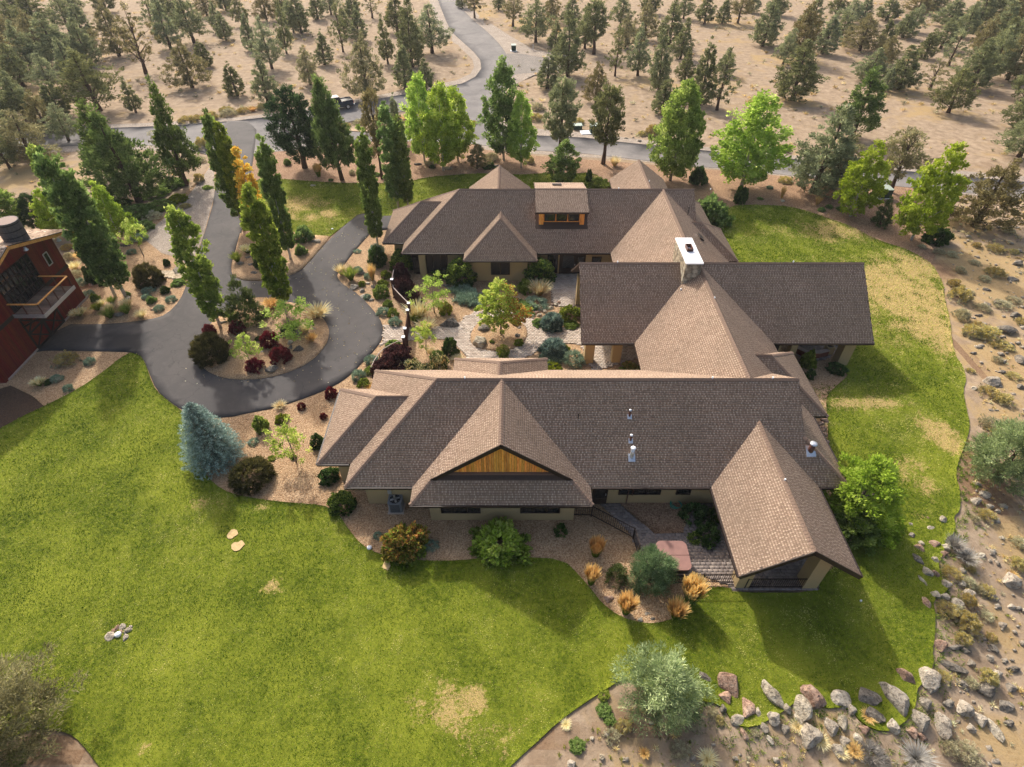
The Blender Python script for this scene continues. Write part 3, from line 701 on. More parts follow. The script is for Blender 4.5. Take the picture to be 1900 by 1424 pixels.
# --- posts and pillars
def pillar(cx, cy, w, d, h, mat='stucco', name='pillar'):
    b_ = MB(); b_.box((cx, cy, h / 2), (w, d, h)); return b_.build(name, M[mat], house)
pillar(12.85, 17.36, .75, .75, 2.95); pillar(16.62, 17.36, .8, .8, 3.3)
pillar(6.15, 36.9, .75, .75, 2.9); pillar(8.35, 36.95, .7, .7, 2.9); pillar(6.15, 45.1, .75, .75, 2.9)
pillar(26.4, 36.7, .85, .85, 3.0); pillar(26.4, 45.2, .85, .85, 3.0); pillar(22.3, 36.9, .5, .5, 2.9)
pillar(-8.55, 49.95, .6, .5, 2.7); pillar(-3.6, 49.3, .5, .5, 2.7); pillar(1.9, 49.3, .5, .5, 2.7)
bm_ = MB(); bm_.box((14.8, 17.5, 2.95), (4.0, .3, .3)); bm_.build('beam', M['darktrim'], house)
bm_ = MB(); bm_.box((26.4, 40.9, 2.85), (.3, 9.2, .3)); bm_.box((24.3, 36.7, 2.62), (4.6, .25, .25)); bm_.build('beam', M['darktrim'], house)

# --- chimney
ch = empty('chimney', (13.84, 41.4, 0)); ch.parent = house
cb = MB(); cb.box((0, 0, 6.1), (1.12, 3.75, 2.6)); cb.build('chimney_stack', M['stone'], ch)
rr = random.Random(3)
for side in range(3):
    for row in range(6):
        u = -1.0
        L_ = 1.12 if side == 0 else 3.75
        s_ = -L_ / 2
        while s_ < L_ / 2 - .12:
            w_ = min(rr.uniform(.3, .6), L_ / 2 - s_)
            z_ = 5.35 + row * .34; hh = .31
            b_ = MB()
            if side == 0: b_.box((s_ + w_ / 2, -1.9, z_), (w_ - .03, .07 + rr.uniform(0, .04), hh))
            else: b_.box(((-.58 if side == 1 else .58), s_ + w_ / 2, z_), (.07 + rr.uniform(0, .04), w_ - .03, hh))
            b_.build('stone', M['stone'], ch); s_ += w_
cp = MB(); cp.box((0, 0, 7.45), (1.34, 3.98, .1)); cp.build('chimney_cap', M['white'], ch)
fb = MB()
for d_, s_ in (((.42, .06, .3), (0, -.37)), ((.42, .06, .3), (0, .37)), ((.06, .8, .3), (-.21, 0)), ((.06, .8, .3), (.21, 0))): fb.box((s_[0], .15 + s_[1], 7.62), d_)
fb.build('flue', M['rust'], ch)
# --- vent pipes on the roofs
def vent(x, y, z, h, r_, mat='rust', cap='galv', boot=True):
    o = empty('roof_vent', (x, y, z)); o.parent = house
    p = MB(); p.tube([(0, 0, -.35), (0, 0, h)], r_, 10); p.build('vent_pipe', M[mat], o, True)
    c = MB(); c.tube([(0, 0, h), (0, 0, h + .05), (0, 0, h + .09)], [r_ * 1.25, r_ * 1.35, r_ * .6], 12); c.build('vent_cap', M[cap], o, True)
    if boot: f_ = MB(); f_.box((0, -.05, -.02), (r_ * 3 + .05, r_ * 3.6 + .05, .03), M=Matrix.Rotation(math.atan(K), 3, 'X')); f_.build('flashing', M['galv'], o)
def onroof(px, py, k=K, y0=21.95):
    u = (px - CXP) / F_PX; v = (py - CYP) / F_PX
    dy = math.cos(PITCH) - v * math.sin(PITCH); dz = -math.sin(PITCH) - v * math.cos(PITCH)
    t = (EV - k * y0 - CAMZ) / (dz - k * dy)
    return u * t, dy * t, CAMZ + dz * t
x_, y_, z_ = onroof(1168, 772); vent(x_, y_, z_, .45, .07)
x_, y_, z_ = onroof(1170, 817); vent(x_, y_, z_, .4, .07, 'rust', 'white')
x_, y_, z_ = onroof(1172, 848); vent(x_, y_, z_, .75, .12, 'galv', 'white')
x_, y_, z_ = onroof(1073, 776); vent(x_, y_, z_, .3, .035, 'darktrim', 'darktrim', False)
x_, y_, z_ = onroof(1504, 836); vent(x_, y_, z_, .55, .17, 'rust', 'galv')
vent(16.6, 52.3, 5.3, .5, .04, 'darktrim', 'darktrim', False)
sk = MB(); sk.box((16.9, 48.2, 5.0), (.5, .9, .1), M=Matrix.Rotation(math.atan(K), 3, 'Y')); sk.build('skylight', M['darktrim'], house)
sk = MB(); sk.box((4.4, 56.2, 6.4), (.9, .3, .1)); sk.build('skylight', M['darktrim'], house)
for x_, y_, z_ in ((-2.9,27.25,6.66),(12.3,27.25,6.66),(16.0,27.25,6.66),(22.1,41,6.68),(8.3,41,6.68),(14.65,36,6.66),(10.2,54.6,6.68),(19.0,54.6,6.6),(14.95,20.6,5.1),(13.05,38.9,5.5),(14.3,60,5.1)):
    b_ = MB(); b_.tube([(x_, y_, z_ - .05), (x_, y_, z_ + .09)], [.05, .05], 6); b_.build('roof_anchor', M['white'], house)
# ------------------------------------------------------------------ foliage
def leaf_quads(C, D, L, W, r):
    """diamond leaves: centre C, axis D"""
    n = len(C); D = D / (np.linalg.norm(D, axis=1, keepdims=True) + 1e-9)
    R = r.normal(size=(n, 3)); Sd = np.cross(D, R); Sd /= (np.linalg.norm(Sd, axis=1, keepdims=True) + 1e-9)
    L = np.broadcast_to(L, n)[:, None]; W = np.broadcast_to(W, n)[:, None]
    V = np.empty((n * 4, 3)); V[0::4] = C - D * L * .5; V[1::4] = C + Sd * W * .5; V[2::4] = C + D * L * .5; V[3::4] = C - Sd * W * .5
    return V, np.arange(n * 4).reshape(-1, 4)
def leaf_tris(C, D, L, W, r):
    n = len(C); D = D / (np.linalg.norm(D, axis=1, keepdims=True) + 1e-9)
    R = r.normal(size=(n, 3)); Sd = np.cross(D, R); Sd /= (np.linalg.norm(Sd, axis=1, keepdims=True) + 1e-9)
    L = np.broadcast_to(L, n)[:, None]; W = np.broadcast_to(W, n)[:, None]
    V = np.empty((n * 3, 3)); V[0::3] = C - Sd * W * .5; V[1::3] = C + Sd * W * .5; V[2::3] = C + D * L
    return V, np.arange(n * 3).reshape(-1, 3)
def trunk_mesh(name, H, r0, limbs, mat, lean=(0, 0), n=7, seed=0):
    rr = random.Random(seed); mb = MB(); pts = []
    for i in range(6):
        t = i / 5; pts.append((lean[0] * t * t + rr.uniform(-.03, .03) * H * .3 * (i > 0), lean[1] * t * t + rr.uniform(-.03, .03) * H * .3 * (i > 0), H * t - .1 * (i == 0)))
    mb.tube(pts, [r0 * (1.25 if i == 0 else 1 - .85 * i / 5) for i in range(6)], n)
    for (z, tx, ty, tz, rr_) in limbs:
        t = min(1, z / H); i = min(4, int(t * 5)); a = Vector(pts[i]).lerp(Vector(pts[i + 1]), t * 5 - i); b = Vector((tx, ty, tz)); m = a.lerp(b, .5) + Vector((0, 0, .06 * (b - a).length))
        mb.tube([a, m, b], [rr_, rr_ * .65, rr_ * .2], 5, cap=False)
    return mb.mesh(name, mat, True)

PROF = {
 'juniper': lambda t: np.interp(t, [0, .1, .28, .55, .8, 1], [.6, .95, 1, .66, .30, .04]),
 'ovoid': lambda t: np.interp(t, [0, .15, .4, .7, .9, 1], [.45, .85, 1, .8, .45, .1]),
 'column': lambda t: np.interp(t, [0, .08, .3, .6, .85, 1], [.45, .9, 1, .95, .74, .25]),
 'aspen': lambda t: np.interp(t, [0, .12, .3, .55, .8, 1], [.5, .85, 1, .82, .48, .12]),
 'cone': lambda t: np.interp(t, [0, .1, .3, .7, 1], [.8, 1, .86, .42, .04]),
 'dome': lambda t: np.sqrt(np.clip(1 - (np.asarray(t) * .97) ** 2, 0, 1)),
}
def crown(seed, H, z0, R, prof, ncl, per, cr, leaf, up=.3, tri=False, asp=.55, hollow=.35, lobes=.22, flat=1.0, tip=.0, tonebase=.5):
    """a crown of leaf clumps; returns V, F, tone and clump centres"""
    r = np.random.default_rng(seed); pf = PROF[prof]
    t = r.random(ncl * 4); keep = r.random(ncl * 4) < pf(t) ** 1.1; t = t[keep][:ncl]; k = len(t)
    th = r.uniform(0, 2 * np.pi, k)
    lob = 1 + lobes * np.sin(th * 2 + r.uniform(0, 6) + t * 5) * .6 + lobes * np.sin(th * 3 + t * 9 + r.uniform(0, 6)) * .5 + r.normal(0, lobes * .45, k)
    q = hollow + (1 - hollow) * np.sqrt(r.random(k)); rad = R * pf(t) * lob * q
    C = np.stack([np.cos(th) * rad, np.sin(th) * rad, z0 + (H - z0) * t + r.normal(0, .02 * H, k)], 1)
    tone_c = r.normal(tonebase, .13, k) + .12 * (t - .5)
    crk = cr * r.uniform(.6, 1.25, k)
    I = np.repeat(np.arange(k), per); n = len(I)
    off = r.normal(size=(n, 3)); off /= (np.linalg.norm(off, axis=1, keepdims=True)); off *= (r.random((n, 1)) ** .5)
    Pn = C[I] + off * crk[I][:, None] * np.array([1, 1, .75 * flat])
    Pn[:, 2] = np.maximum(Pn[:, 2], .03)
    outw = np.stack([np.cos(th[I]), np.sin(th[I]), np.full(n, up)], 1)
    D = outw * .6 + off * .7 + r.normal(0, .45, (n, 3)) + np.array([0, 0, up * .5])
    sz = leaf * r.uniform(.6, 1.35, n)
    tone = np.clip(tone_c[I] + r.normal(0, .12, n) + tip * (off[:, 2]), 0, 1)
    V, Fc = (leaf_tris if tri else leaf_quads)(Pn, D, sz, sz * asp, r)
    return V, Fc, tone, C
def limbs_to(C, H, z0, n, r0, seed, frac=.75):
    rr = random.Random(seed); out = []
    for c in rr.sample(list(C), min(n, len(C))):
        z = max(z0 * .7, c[2] - rr.uniform(.12, .3) * H); out.append((z, c[0] * frac, c[1] * frac, c[2] * .98, r0 * rr.uniform(.18, .35)))
    return out
bark_j = simple('juniper_bark', rgb(84,66,54), .95, .3, 9, bmp=.5)
bark_g = simple('grey_bark', rgb(120,110,98), .9, .25, 9, bmp=.3)
bark_w = simple('pale_aspen_bark', rgb(186,180,166), .85, .2, 7, bmp=.2)
L_ = {
 'juniper': leafmat('juniper_foliage', rgb(58,62,38), rgb(104,108,74), rgb(146,148,106), .35, .3, 1.7),
 'juniper_brown': leafmat('brownish_juniper_foliage', rgb(70,66,42), rgb(112,106,72), rgb(148,140,100), .35, .25, 1.7),
 'green': leafmat('rich_green_foliage', rgb(42,52,20), rgb(80,94,42), rgb(122,134,70), .35, .15),
 'pine': leafmat('dark_pine_foliage', rgb(20,34,18), rgb(46,64,36), rgb(84,104,62), .2, .12),
 'poplar': leafmat('poplar_foliage', rgb(60,74,24), rgb(108,124,50), rgb(160,168,84), .5, .12, 1.7),
 'yellowleaf': leafmat('yellow_autumn_foliage', rgb(120,90,24), rgb(196,146,50), rgb(226,190,96), .35, .1),
 'aspen': leafmat('aspen_foliage', rgb(84,104,30), rgb(140,162,60), rgb(190,204,110), .5, .1, 1.5),
 'lime': leafmat('lime_green_foliage', rgb(86,106,22), rgb(136,154,46), rgb(178,188,84), .42, .05, 1.35),
 'cool': leafmat('mid_green_foliage', rgb(46,62,28), rgb(92,110,54), rgb(140,156,92), .45, .12),
 'spruce': leafmat('blue_spruce_needles', rgb(38,52,46), rgb(90,108,98), rgb(156,174,162), .2, .06, 1.6),
 'sagegreen': leafmat('silvery_juniper_foliage', rgb(68,80,50), rgb(120,132,90), rgb(170,178,132), .3, .08, 1.75),
 'maple': leafmat('maple_foliage', rgb(74,92,30), rgb(138,156,70), rgb(190,198,114), .5, .05),
 'mapleorange': leafmat('turning_maple_foliage', rgb(110,94,40), rgb(176,130,66), rgb(206,142,98), .4, .05, 1.2),
 'barberry': leafmat('maroon_foliage', rgb(44,14,16), rgb(92,34,36), rgb(134,60,58), .2, .1),
 'purple': leafmat('purple_foliage', rgb(30,18,18), rgb(66,42,40), rgb(104,72,66), .2, .08),
 'mound': leafmat('mounded_shrub_foliage', rgb(46,58,18), rgb(98,108,40), rgb(150,156,72), .3, .2),
 'darkshrub': leafmat('dark_shrub_foliage', rgb(20,34,14), rgb(52,72,32), rgb(92,112,54), .25, .18),
 'blue': leafmat('grey_blue_foliage', rgb(58,72,62), rgb(112,128,108), rgb(164,176,152), .2, .12),
 'sage': leafmat('sagebrush_foliage', rgb(92,88,70), rgb(142,136,110), rgb(186,178,146), .2, .15),
 'rabbit': leafmat('rabbitbrush_flowers', rgb(116,110,70), rgb(176,156,80), rgb(212,192,116), .25, .12, 1.35),
 'gold': leafmat('golden_grass', rgb(136,104,52), rgb(196,156,90), rgb(226,192,132), .35, .1, 1.2),
 'straw': leafmat('straw_grass', rgb(120,104,66), rgb(182,162,112), rgb(222,204,156), .35, .1),
 'reed': leafmat('green_grass_blades', rgb(40,60,16), rgb(84,104,34), rgb(140,144,70), .35, .1),
 'silver': leafmat('silvery_dead_brush', rgb(110,106,98), rgb(150,144,134), rgb(184,178,168), .2, .05, 1.1),
 'pinesoft': leafmat('soft_pine_needles', rgb(52,68,42), rgb(94,114,76), rgb(146,162,120), .3, .05, 1.6),
 'mugoleaf': leafmat('olive_pine_needles', rgb(38,48,24), rgb(80,92,50), rgb(130,142,92), .25, .1, 1.5),
 'broom': leafmat('broom_stems', rgb(40,40,20), rgb(82,78,42), rgb(120,110,66), .3, .12, 1.35),
 'red': leafmat('reddish_green_foliage', rgb(60,52,20), rgb(112,104,44), rgb(190,124,74), .3, .05),
}
SRC = {}
def tree_src(key, build):
    if key not in SRC: SRC[key] = build()
    return SRC[key]

def juniper(seed, kind='juniper', H=8.0, R=2.3, z0=1.1, ncl=150, per=34, cr=.55, leaf=.26, prof='juniper', hollow=.3, lobes=.32, r0=.24, tri=False, asp=.42, up=.6, bark=None, nl=9):
    def b():
        V, Fc, t, C = crown(seed, H, z0, R, prof, int(ncl * 1.15), int(per * 1.2), cr, leaf * 1.3, up, tri, asp, hollow, lobes)
        tr = trunk_mesh('trunk', H * .85, r0, limbs_to(C, H, z0, nl, r0, seed), bark or bark_j, seed=seed)
        return mesh_np('crown', V, Fc, L_[kind], {'tone': t}), tr, H, R
    return b
for s in range(6):
    tree_src(('jun', s), juniper(20 + s, ['juniper', 'juniper', 'juniper_brown', 'juniper', 'juniper', 'juniper_brown'][s], 8, [2.3, 2.0, 2.6, 1.9, 2.4, 2.2][s], [.5, .9, .6, .4, 1.2, .8][s], [250, 200, 230, 220, 180, 210][s], 32, [.42, .4, .45, .36, .5, .42][s], .20, 'juniper', .3, [.3, .25, .4, .2, .45, .35][s]))
tree_src(('sparse', 0), juniper(40, 'juniper_brown', 8, 2.5, 1.6, 60, 26, .42, .22, 'ovoid', .4, .5, .26, nl=20))
tree_src(('sparse', 1), juniper(41, 'juniper', 8, 2.2, 1.2, 70, 26, .42, .22, 'juniper', .3, .5, .22, nl=20))
tree_src(('clear', 0), juniper(42, 'juniper', 8, 2.1, 2.3, 150, 34, .5, .24, 'ovoid', .25, .28, .26))
tree_src(('clear', 1), juniper(43, 'juniper_brown', 8, 2.2, 2.2, 120, 34, .52, .22, 'ovoid', .3, .4, .26, nl=14))
tree_src(('pine', 0), juniper(44, 'pine', 8, 2.7, 1.2, 300, 50, .5, .22, 'ovoid', .35, .3, .3, False, .3, .4))
tree_src(('pine', 1), juniper(45, 'green', 8, 2.6, 1.4, 260, 44, .5, .24, 'juniper', .35, .28, .28))
tree_src(('green', 0), juniper(46, 'green', 8, 2.9, .7, 260, 46, .5, .22, 'juniper', .35, .35, .3, nl=12))
tree_src(('green', 1), juniper(47, 'green', 8, 2.0, 1.2, 200, 40, .45, .2, 'juniper', .35, .25, .22, nl=12))
tree_src(('aspen', 0), juniper(50, 'aspen', 8, 2.2, .9, 240, 46, .45, .15, 'aspen', .2, .25, .12, False, .8, .3, bark_w, 10))
tree_src(('aspen', 1), juniper(51, 'cool', 8, 2.2, .9, 240, 46, .45, .15, 'aspen', .2, .25, .12, False, .8, .3, bark_w, 10))
tree_src(('aspen', 2), juniper(52, 'lime', 8, 2.5, .8, 230, 46, .48, .16, 'aspen', .2, .25, .12, False, .8, .3, bark_w, 10))
tree_src(('aspen', 3), juniper(53, 'poplar', 8, 2.6, .7, 300, 46, .5, .16, 'ovoid', .3, .22, .14, False, .8, .3, bark_g, 8))
tree_src(('poplar', 0), juniper(54, 'poplar', 10, 1.15, 1.5, 330, 46, .32, .15, 'column', .3, .12, .13, False, .75, .9, bark_w, 6))
tree_src(('poplar', 1), juniper(55, 'cool', 10, 1.05, 1.3, 330, 46, .30, .15, 'column', .3, .10, .13, False, .75, .9, bark_w, 6))
tree_src(('poplar', 2), juniper(56, 'yellowleaf', 10, .8, 1.3, 170, 34, .30, .15, 'column', .3, .2, .10, False, .75, .9, bark_w, 6))
tree_src(('poplar', 3), juniper(154, 'poplar', 10, 1.1, 1.4, 260, 46, .36, .15, 'column', .25, .26, .13, False, .75, .9, bark_w, 8))
tree_src(('poplar', 4), juniper(155, 'cool', 10, 1.1, 1.3, 260, 46, .34, .15, 'column', .25, .22, .13, False, .75, .9, bark_w, 8))
tree_src(('young', 0), juniper(57, 'maple', 4, 1.6, 1.5, 46, 34, .35, .13, 'ovoid', .3, .4, .07, False, .7, .2, bark_g, 14))
tree_src(('young', 1), juniper(58, 'maple', 4, 1.5, 1.2, 40, 30, .38, .13, 'dome', .3, .5, .06, False, .7, .2, bark_g, 14))
tree_src(('mugo', 0), juniper(59, 'mugoleaf', 4, 1.3, .1, 120, 40, .26, .16, 'cone', .3, .25, .08, True, .3, 1.6))

nt_ = 0
SIZED = {}
TREES = []
def place_tree(src, px, py, topy, wpx, label, cat='tree', name='juniper_tree', group=None, zmul=1.0):
    """base position and top height surveyed in the photo"""
    key = src; cm, tm, H, R = SRC[key]
    x, y, z = G(px, py); h = max(1.0, hgt(0, topy, y) - z)
    w = wpx * dep(y, h / 2) / F_PX
    rs_ = random.Random(px * 31 + py)
    if name == 'juniper_tree': o_tilt = (rs_.uniform(-.06, .06), rs_.uniform(-.06, .06))
    else: o_tilt = (rs_.uniform(-.02, .02), rs_.uniform(-.02, .02))
    if name == 'poplar_tree': w *= .84
    sx = w / 2 / (R * (1.0 if isinstance(v_ := src[0], str) and v_ in ('jun', 'sparse', 'clear') else 1.12)); sz = h / H
    o = empty(name, (x, y, z), (px * 37.7 + py * 11.3) % 6.28)
    link('trunk', tm, o); link('crown', cm, o)
    # trunk keeps a plausible girth
    o.scale = (sx * rs_.uniform(.9, 1.08), sx * rs_.uniform(.9, 1.08), sz); o.rotation_euler[0] = o_tilt[0]; o.rotation_euler[1] = o_tilt[1]
    tag(o, label, cat, group); TREES.append(o); return o

# ---- background junipers: (base x, base y, top y, width, variant, description)
BGT = [
 (115,125,22,84,0),(185,205,88,92,4),(112,215,145,52,3),(253,210,146,34,1),(222,105,-6,62,2),(271,137,10,72,'s0'),(318,93,-8,50,1),(361,80,-22,62,4),(357,162,66,62,2),(381,125,74,36,3),
 (441,178,114,44,3),(497,192,100,42,1),(468,95,17,30,3),(505,128,27,48,4),(532,100,0,28,1),(576,157,77,42,2),(603,120,54,32,3),(560,62,-24,46,0),(637,97,0,38,'s1'),(135,24,-30,42,0),
 (20,314,228,58,4),(63,300,196,86,2),(12,236,112,56,0),(36,66,0,66,4),(70,48,-16,60,1),(18,122,40,60,2),(92,92,30,56,0),(158,76,0,44,3),(44,160,80,60,0),(22,190,110,44,3),(98,170,96,50,4),(140,150,70,44,1),(198,24,-40,40,1),(300,30,-30,36,3),(330,40,-20,40,0),
 (385,30,-30,34,2),(420,20,-40,36,0),(405,60,0,26,1),(450,48,-14,30,4),(495,40,-30,36,2),(525,34,-30,34,1),(590,36,-24,30,3),(615,28,-28,36,4),(655,36,-20,34,0),
 (691,34,-20,36,'s0'),(666,76,10,34,3),(681,182,50,66,2),(720,118,27,32,1),(765,125,-4,56,0),(752,165,75,38,3),(802,99,5,64,4),(790,168,108,36,0),(738,60,-16,44,1),(881,34,-24,30,'c1'),(925,20,-26,22,1),(952,50,-6,42,'c1'),(858,15,-30,24,3),
 (994,79,-6,58,4),(1053,142,18,64,0),(1015,165,95,48,3),(1102,101,-4,52,'c0'),(1085,90,10,40,1),(1141,142,42,38,'s1'),(1183,141,45,40,1),(1105,192,108,44,2),(1222,170,52,50,0),(1228,212,140,46,3),(1195,76,-6,46,2),(1150,50,-20,40,4),(1240,86,0,46,1),(1205,26,-30,36,0),(1262,110,30,40,0),(1060,50,-10,40,1),(1022,40,-20,34,2),
 (1307,45,-14,36,1),(1339,45,-10,28,3),(1368,45,-16,42,'c1'),(1298,195,66,46,3),(1330,205,88,54,'s1'),(1268,36,-20,36,4),(1415,86,-8,60,0),(1480,112,-6,62,2),(1525,100,20,46,3),(1500,62,-10,40,1),(1470,187,72,76,0),(1452,120,50,40,4),
 (1595,95,20,64,2),(1637,92,30,32,3),(1675,70,20,44,0),(1610,150,88,62,0),(1575,45,-6,46,4),(1645,38,-8,42,1),(1700,25,-20,46,2),(1666,167,82,68,0),(1725,167,108,48,'s0'),(1759,209,125,70,4),(1759,123,48,48,'s1'),(1715,110,54,34,3),(1759,50,-6,60,0),
 (1800,165,70,66,0),(1832,150,44,60,4),(1868,150,40,66,2),(1895,190,90,60,1),(1850,80,0,60,0),(1890,90,0,66,4),(1880,30,-30,66,1),(1830,40,-24,50,3),(1815,100,20,50,2),(1785,70,4,44,1),(1890,292,206,90,4),(1892,240,150,60,0),
 (30,20,-50,60,0),(75,100,10,60,2),(130,60,-20,50,4),(170,120,30,52,0),(60,132,40,56,1),(160,160,84,42,3),(10,84,-10,60,2),(50,222,130,62,0),(128,262,190,52,4),(92,248,160,58,2),(290,62,-10,44,'s1'),(420,75,20,34,0),(545,60,-6,34,4),(640,65,10,30,1),(15,270,180,50,4),(1345,140,90,34,1),(1560,75,20,40,4),(1640,120,60,40,2),(1690,60,6,36,4),(1745,90,30,40,1),(1870,60,-10,60,2),(1812,50,-20,50,1),(1850,115,30,60,0),(1160,90,20,36,2),(1270,150,90,34,0),
 (1550,30,-24,36,1),(1440,30,-26,36,0),(1395,24,-26,30,3),(1600,40,-10,30,3),(1730,20,-30,40,0),(1640,170,120,24,3),(1030,95,40,36,1),
]
def region(x, y):
    if y < 0: return ''
    if x < 300: s = 'on dry slope at upper left' if y < 180 else 'beyond the barn at left edge'
    elif x < 660: s = 'left of the winding road' if y > 60 else 'at top edge left of road'
    elif x < 860: s = 'in grove beside winding road'
    elif x < 1000: s = 'on right verge of winding road'
    elif x < 1270: s = 'on slope right of gravel turnout' if y > 60 else 'at top edge right of road'
    elif x < 1545: s = 'on sand behind the right wing' if y > 70 else 'at top edge above sandy clearing'
    elif x < 1780: s = 'on scrubby slope at upper right' if y > 60 else 'at top edge of upper right slope'
    else: s = 'in dense stand at upper right corner'
    return s
VN = {0: 'bushy olive juniper', 1: 'slim olive juniper', 2: 'brownish green juniper', 3: 'narrow young juniper', 4: 'broad dark juniper', 's0': 'half bare grey juniper', 's1': 'thin crowned grey juniper', 'c0': 'tall bare trunked juniper', 'c1': 'straight trunked juniper'}
for (bx, by, ty, w, v) in BGT:
    src = ('jun', v) if isinstance(v, int) else (('sparse', int(v[1])) if v[0] == 's' else ('clear', int(v[1])))
    place_tree(src, bx, by, ty, w, VN[v] + ' ' + region(bx, by), 'tree', 'juniper_tree', 'junipers on the dry land beyond the road')
# ---- nearer trees, each described
T2 = [
 (('green',0),259,374,200,128,'large green juniper with thick dark trunk beside the gravel strip behind the barn','juniper_tree'),
 (('green',1),215,330,186,84,'green juniper crowding the left side of the large juniper behind the barn','juniper_tree'),
 (('green',1),347,344,146,76,'tall leaning green juniper left of the driveway mouth','juniper_tree'),
 (('sparse',0),338,335,215,58,'thin brown second juniper at the foot of the tall leaning one','juniper_tree'),
 (('aspen',2),226,448,338,62,'yellow green young tree behind the twin poplars near the barn','aspen_tree'),
 (('aspen',3),34,432,352,74,'green deciduous tree behind the barn roof at the left edge','leafy_tree'),
 (('pine',0),80,430,360,54,'dark small pine behind the barn roof','pine_tree'),
 (('aspen',2),118,440,352,60,'pale green tree between small pine and twin poplars','aspen_tree'),
 (('young',0),267,476,408,52,'small open crowned tree with thin trunk left of the gravel strip','young_tree'),
 (('poplar',4),215,552,282,58,'left one of the twin columnar poplars beside the barn','poplar_tree'),
 (('poplar',1),234,552,300,66,'right one of the twin columnar poplars beside the barn','poplar_tree'),
 (('poplar',3),180,500,270,40,'back columnar poplar behind the twins, nearest the barn roof','poplar_tree'),
 (('poplar',3),411,612,383,64,'columnar poplar on the left end of the round gravel island','poplar_tree'),
 (('poplar',0),404,560,530,34,'',''),
 (('poplar',0),532,582,345,64,'columnar poplar standing at the back of the round gravel island','poplar_tree'),
 (('poplar',4),452,425,212,50,'tall dark columnar poplar on the right of the driveway mouth','poplar_tree'),
 (('poplar',0),468,430,224,40,'slim columnar poplar hidden partly by the orange one','poplar_tree'),
 (('poplar',2),492,452,274,40,'columnar poplar turned orange and yellow','poplar_tree'),
 (('poplar',1),540,484,256,48,'dark columnar poplar on the upper island beside the lawn','poplar_tree'),
 (('poplar',1),702,462,238,40,'slim dark columnar poplar at the left corner of the rear roof','poplar_tree'),
 (('poplar',4),740,392,194,44,'tall columnar poplar behind the rear roof, left of the close pair','poplar_tree'),
 (('poplar',1),758,392,218,38,'tall columnar poplar behind the rear roof, right of the close pair','poplar_tree'),
 (('pine',0),566,312,160,98,'dark dense rounded pine beside the rear lawn','pine_tree'),
 (('pine',1),635,334,136,88,'tall green brown juniper right of the dark rounded pine','juniper_tree'),
 (('clear',1),709,332,158,48,'slender juniper with bare trunk between the columnar poplars','juniper_tree'),
 (('jun',3),735,262,170,36,'small juniper by the traffic island behind the slender one','juniper_tree'),
 (('aspen',0),788,302,132,72,'pale yellow green aspen, leftmost of the leafy clump behind the roof','aspen_tree'),
 (('aspen',0),823,318,150,84,'pale yellow green aspen, front one of the leafy clump behind the roof','aspen_tree'),
 (('aspen',0),850,300,158,76,'pale yellow green aspen, rightmost of the leafy clump behind the roof','aspen_tree'),
 (('aspen',1),935,299,106,78,'tall mid green aspen beside the road junction','aspen_tree'),
 (('aspen',0),967,312,166,56,'lighter aspen right next to the tall mid green aspen','aspen_tree'),
 (('clear',0),1036,304,140,66,'brown green juniper right of the aspens near the clerestory','juniper_tree'),
 (('clear',0),1119,305,150,66,'juniper with long bare trunk standing by the road edge','juniper_tree'),
 (('aspen',1),1045,346,260,66,'bushy green deciduous tree just behind the clerestory','leafy_tree'),
 (('jun',5),885,313,262,40,'small dark juniper left of the pyramid roof peak','juniper_tree'),
 (('aspen',3),1243,336,150,108,'broad bright green tree beside the road behind the right of the rear roof','leafy_tree'),
 (('aspen',0),1374,350,170,132,'wide pale green aspen clump above the east lawn','aspen_tree'),
 (('jun',0),1508,357,192,112,'big olive juniper with forked trunk above the east lawn','juniper_tree'),
 (('jun',2),1545,352,240,90,'lower juniper crown right of the forked juniper','juniper_tree'),
 (('green',1),1580,258,124,88,'grey green conifer across the road behind the big olive juniper','juniper_tree'),
 (('aspen',2),1577,402,266,86,'lime green young tree with white trunk beside the east lawn, left one','aspen_tree'),
 (('clear',1),1651,357,238,72,'juniper with thick bare trunk next to green utility box','juniper_tree'),
 (('aspen',2),1690,446,268,100,'lime green young tree with white trunk beside the east lawn, right one','aspen_tree'),
 (('jun',2),1806,420,282,118,'stout olive gold juniper at the right edge below the road','juniper_tree'),
 (('mugo',0),1632,418,365,40,'dark ragged conifer shrub between the two lime green trees','conifer_shrub'),
]
for (src, bx, by, ty, w, lb, nm) in T2:
    if not lb: continue
    place_tree(src, bx, by, ty, w, lb, 'tree', nm)

# ---- near trees with a crown of their own
def own_tree(px, py, H, R, z0, kind, prof, ncl, per, cr, leaf, seed, label, name, r0=.2, tri=False, asp=.5, up=.5, hollow=.3, lobes=.3, bark=None, nl=12, flat=1.0):
    x, y, z = G(px, py)
    V, Fc, t, C = crown(seed, H, z0, R, prof, ncl, int(per * 1.25), cr, leaf * 1.45, up, tri, asp, hollow, lobes, flat)
    o = empty(name, (x, y, z), 0)
    link('trunk', trunk_mesh('trunk', H * .8, r0, limbs_to(C, H, z0, nl, r0, seed), bark or bark_j, seed=seed), o)
    c = link('crown', mesh_np('crown', V, Fc, L_[kind], {'tone': t}), o); tag(o, label, 'tree'); return o
own_tree(1221, 1298, 3.2, 1.65, .3, 'sagegreen', 'dome', 240, 70, .34, .11, 61, 'pale silvery juniper at the lower edge of the front lawn', 'juniper_tree', .16, True, .28, .7, .35, .35)
own_tree(-22, 1420, 5.6, 3.3, 1.0, 'juniper_brown', 'dome', 420, 90, .5, .14, 62, 'large open juniper cut off by the lower left corner', 'juniper_tree', .3, True, .28, .6, .3, .35, nl=26)
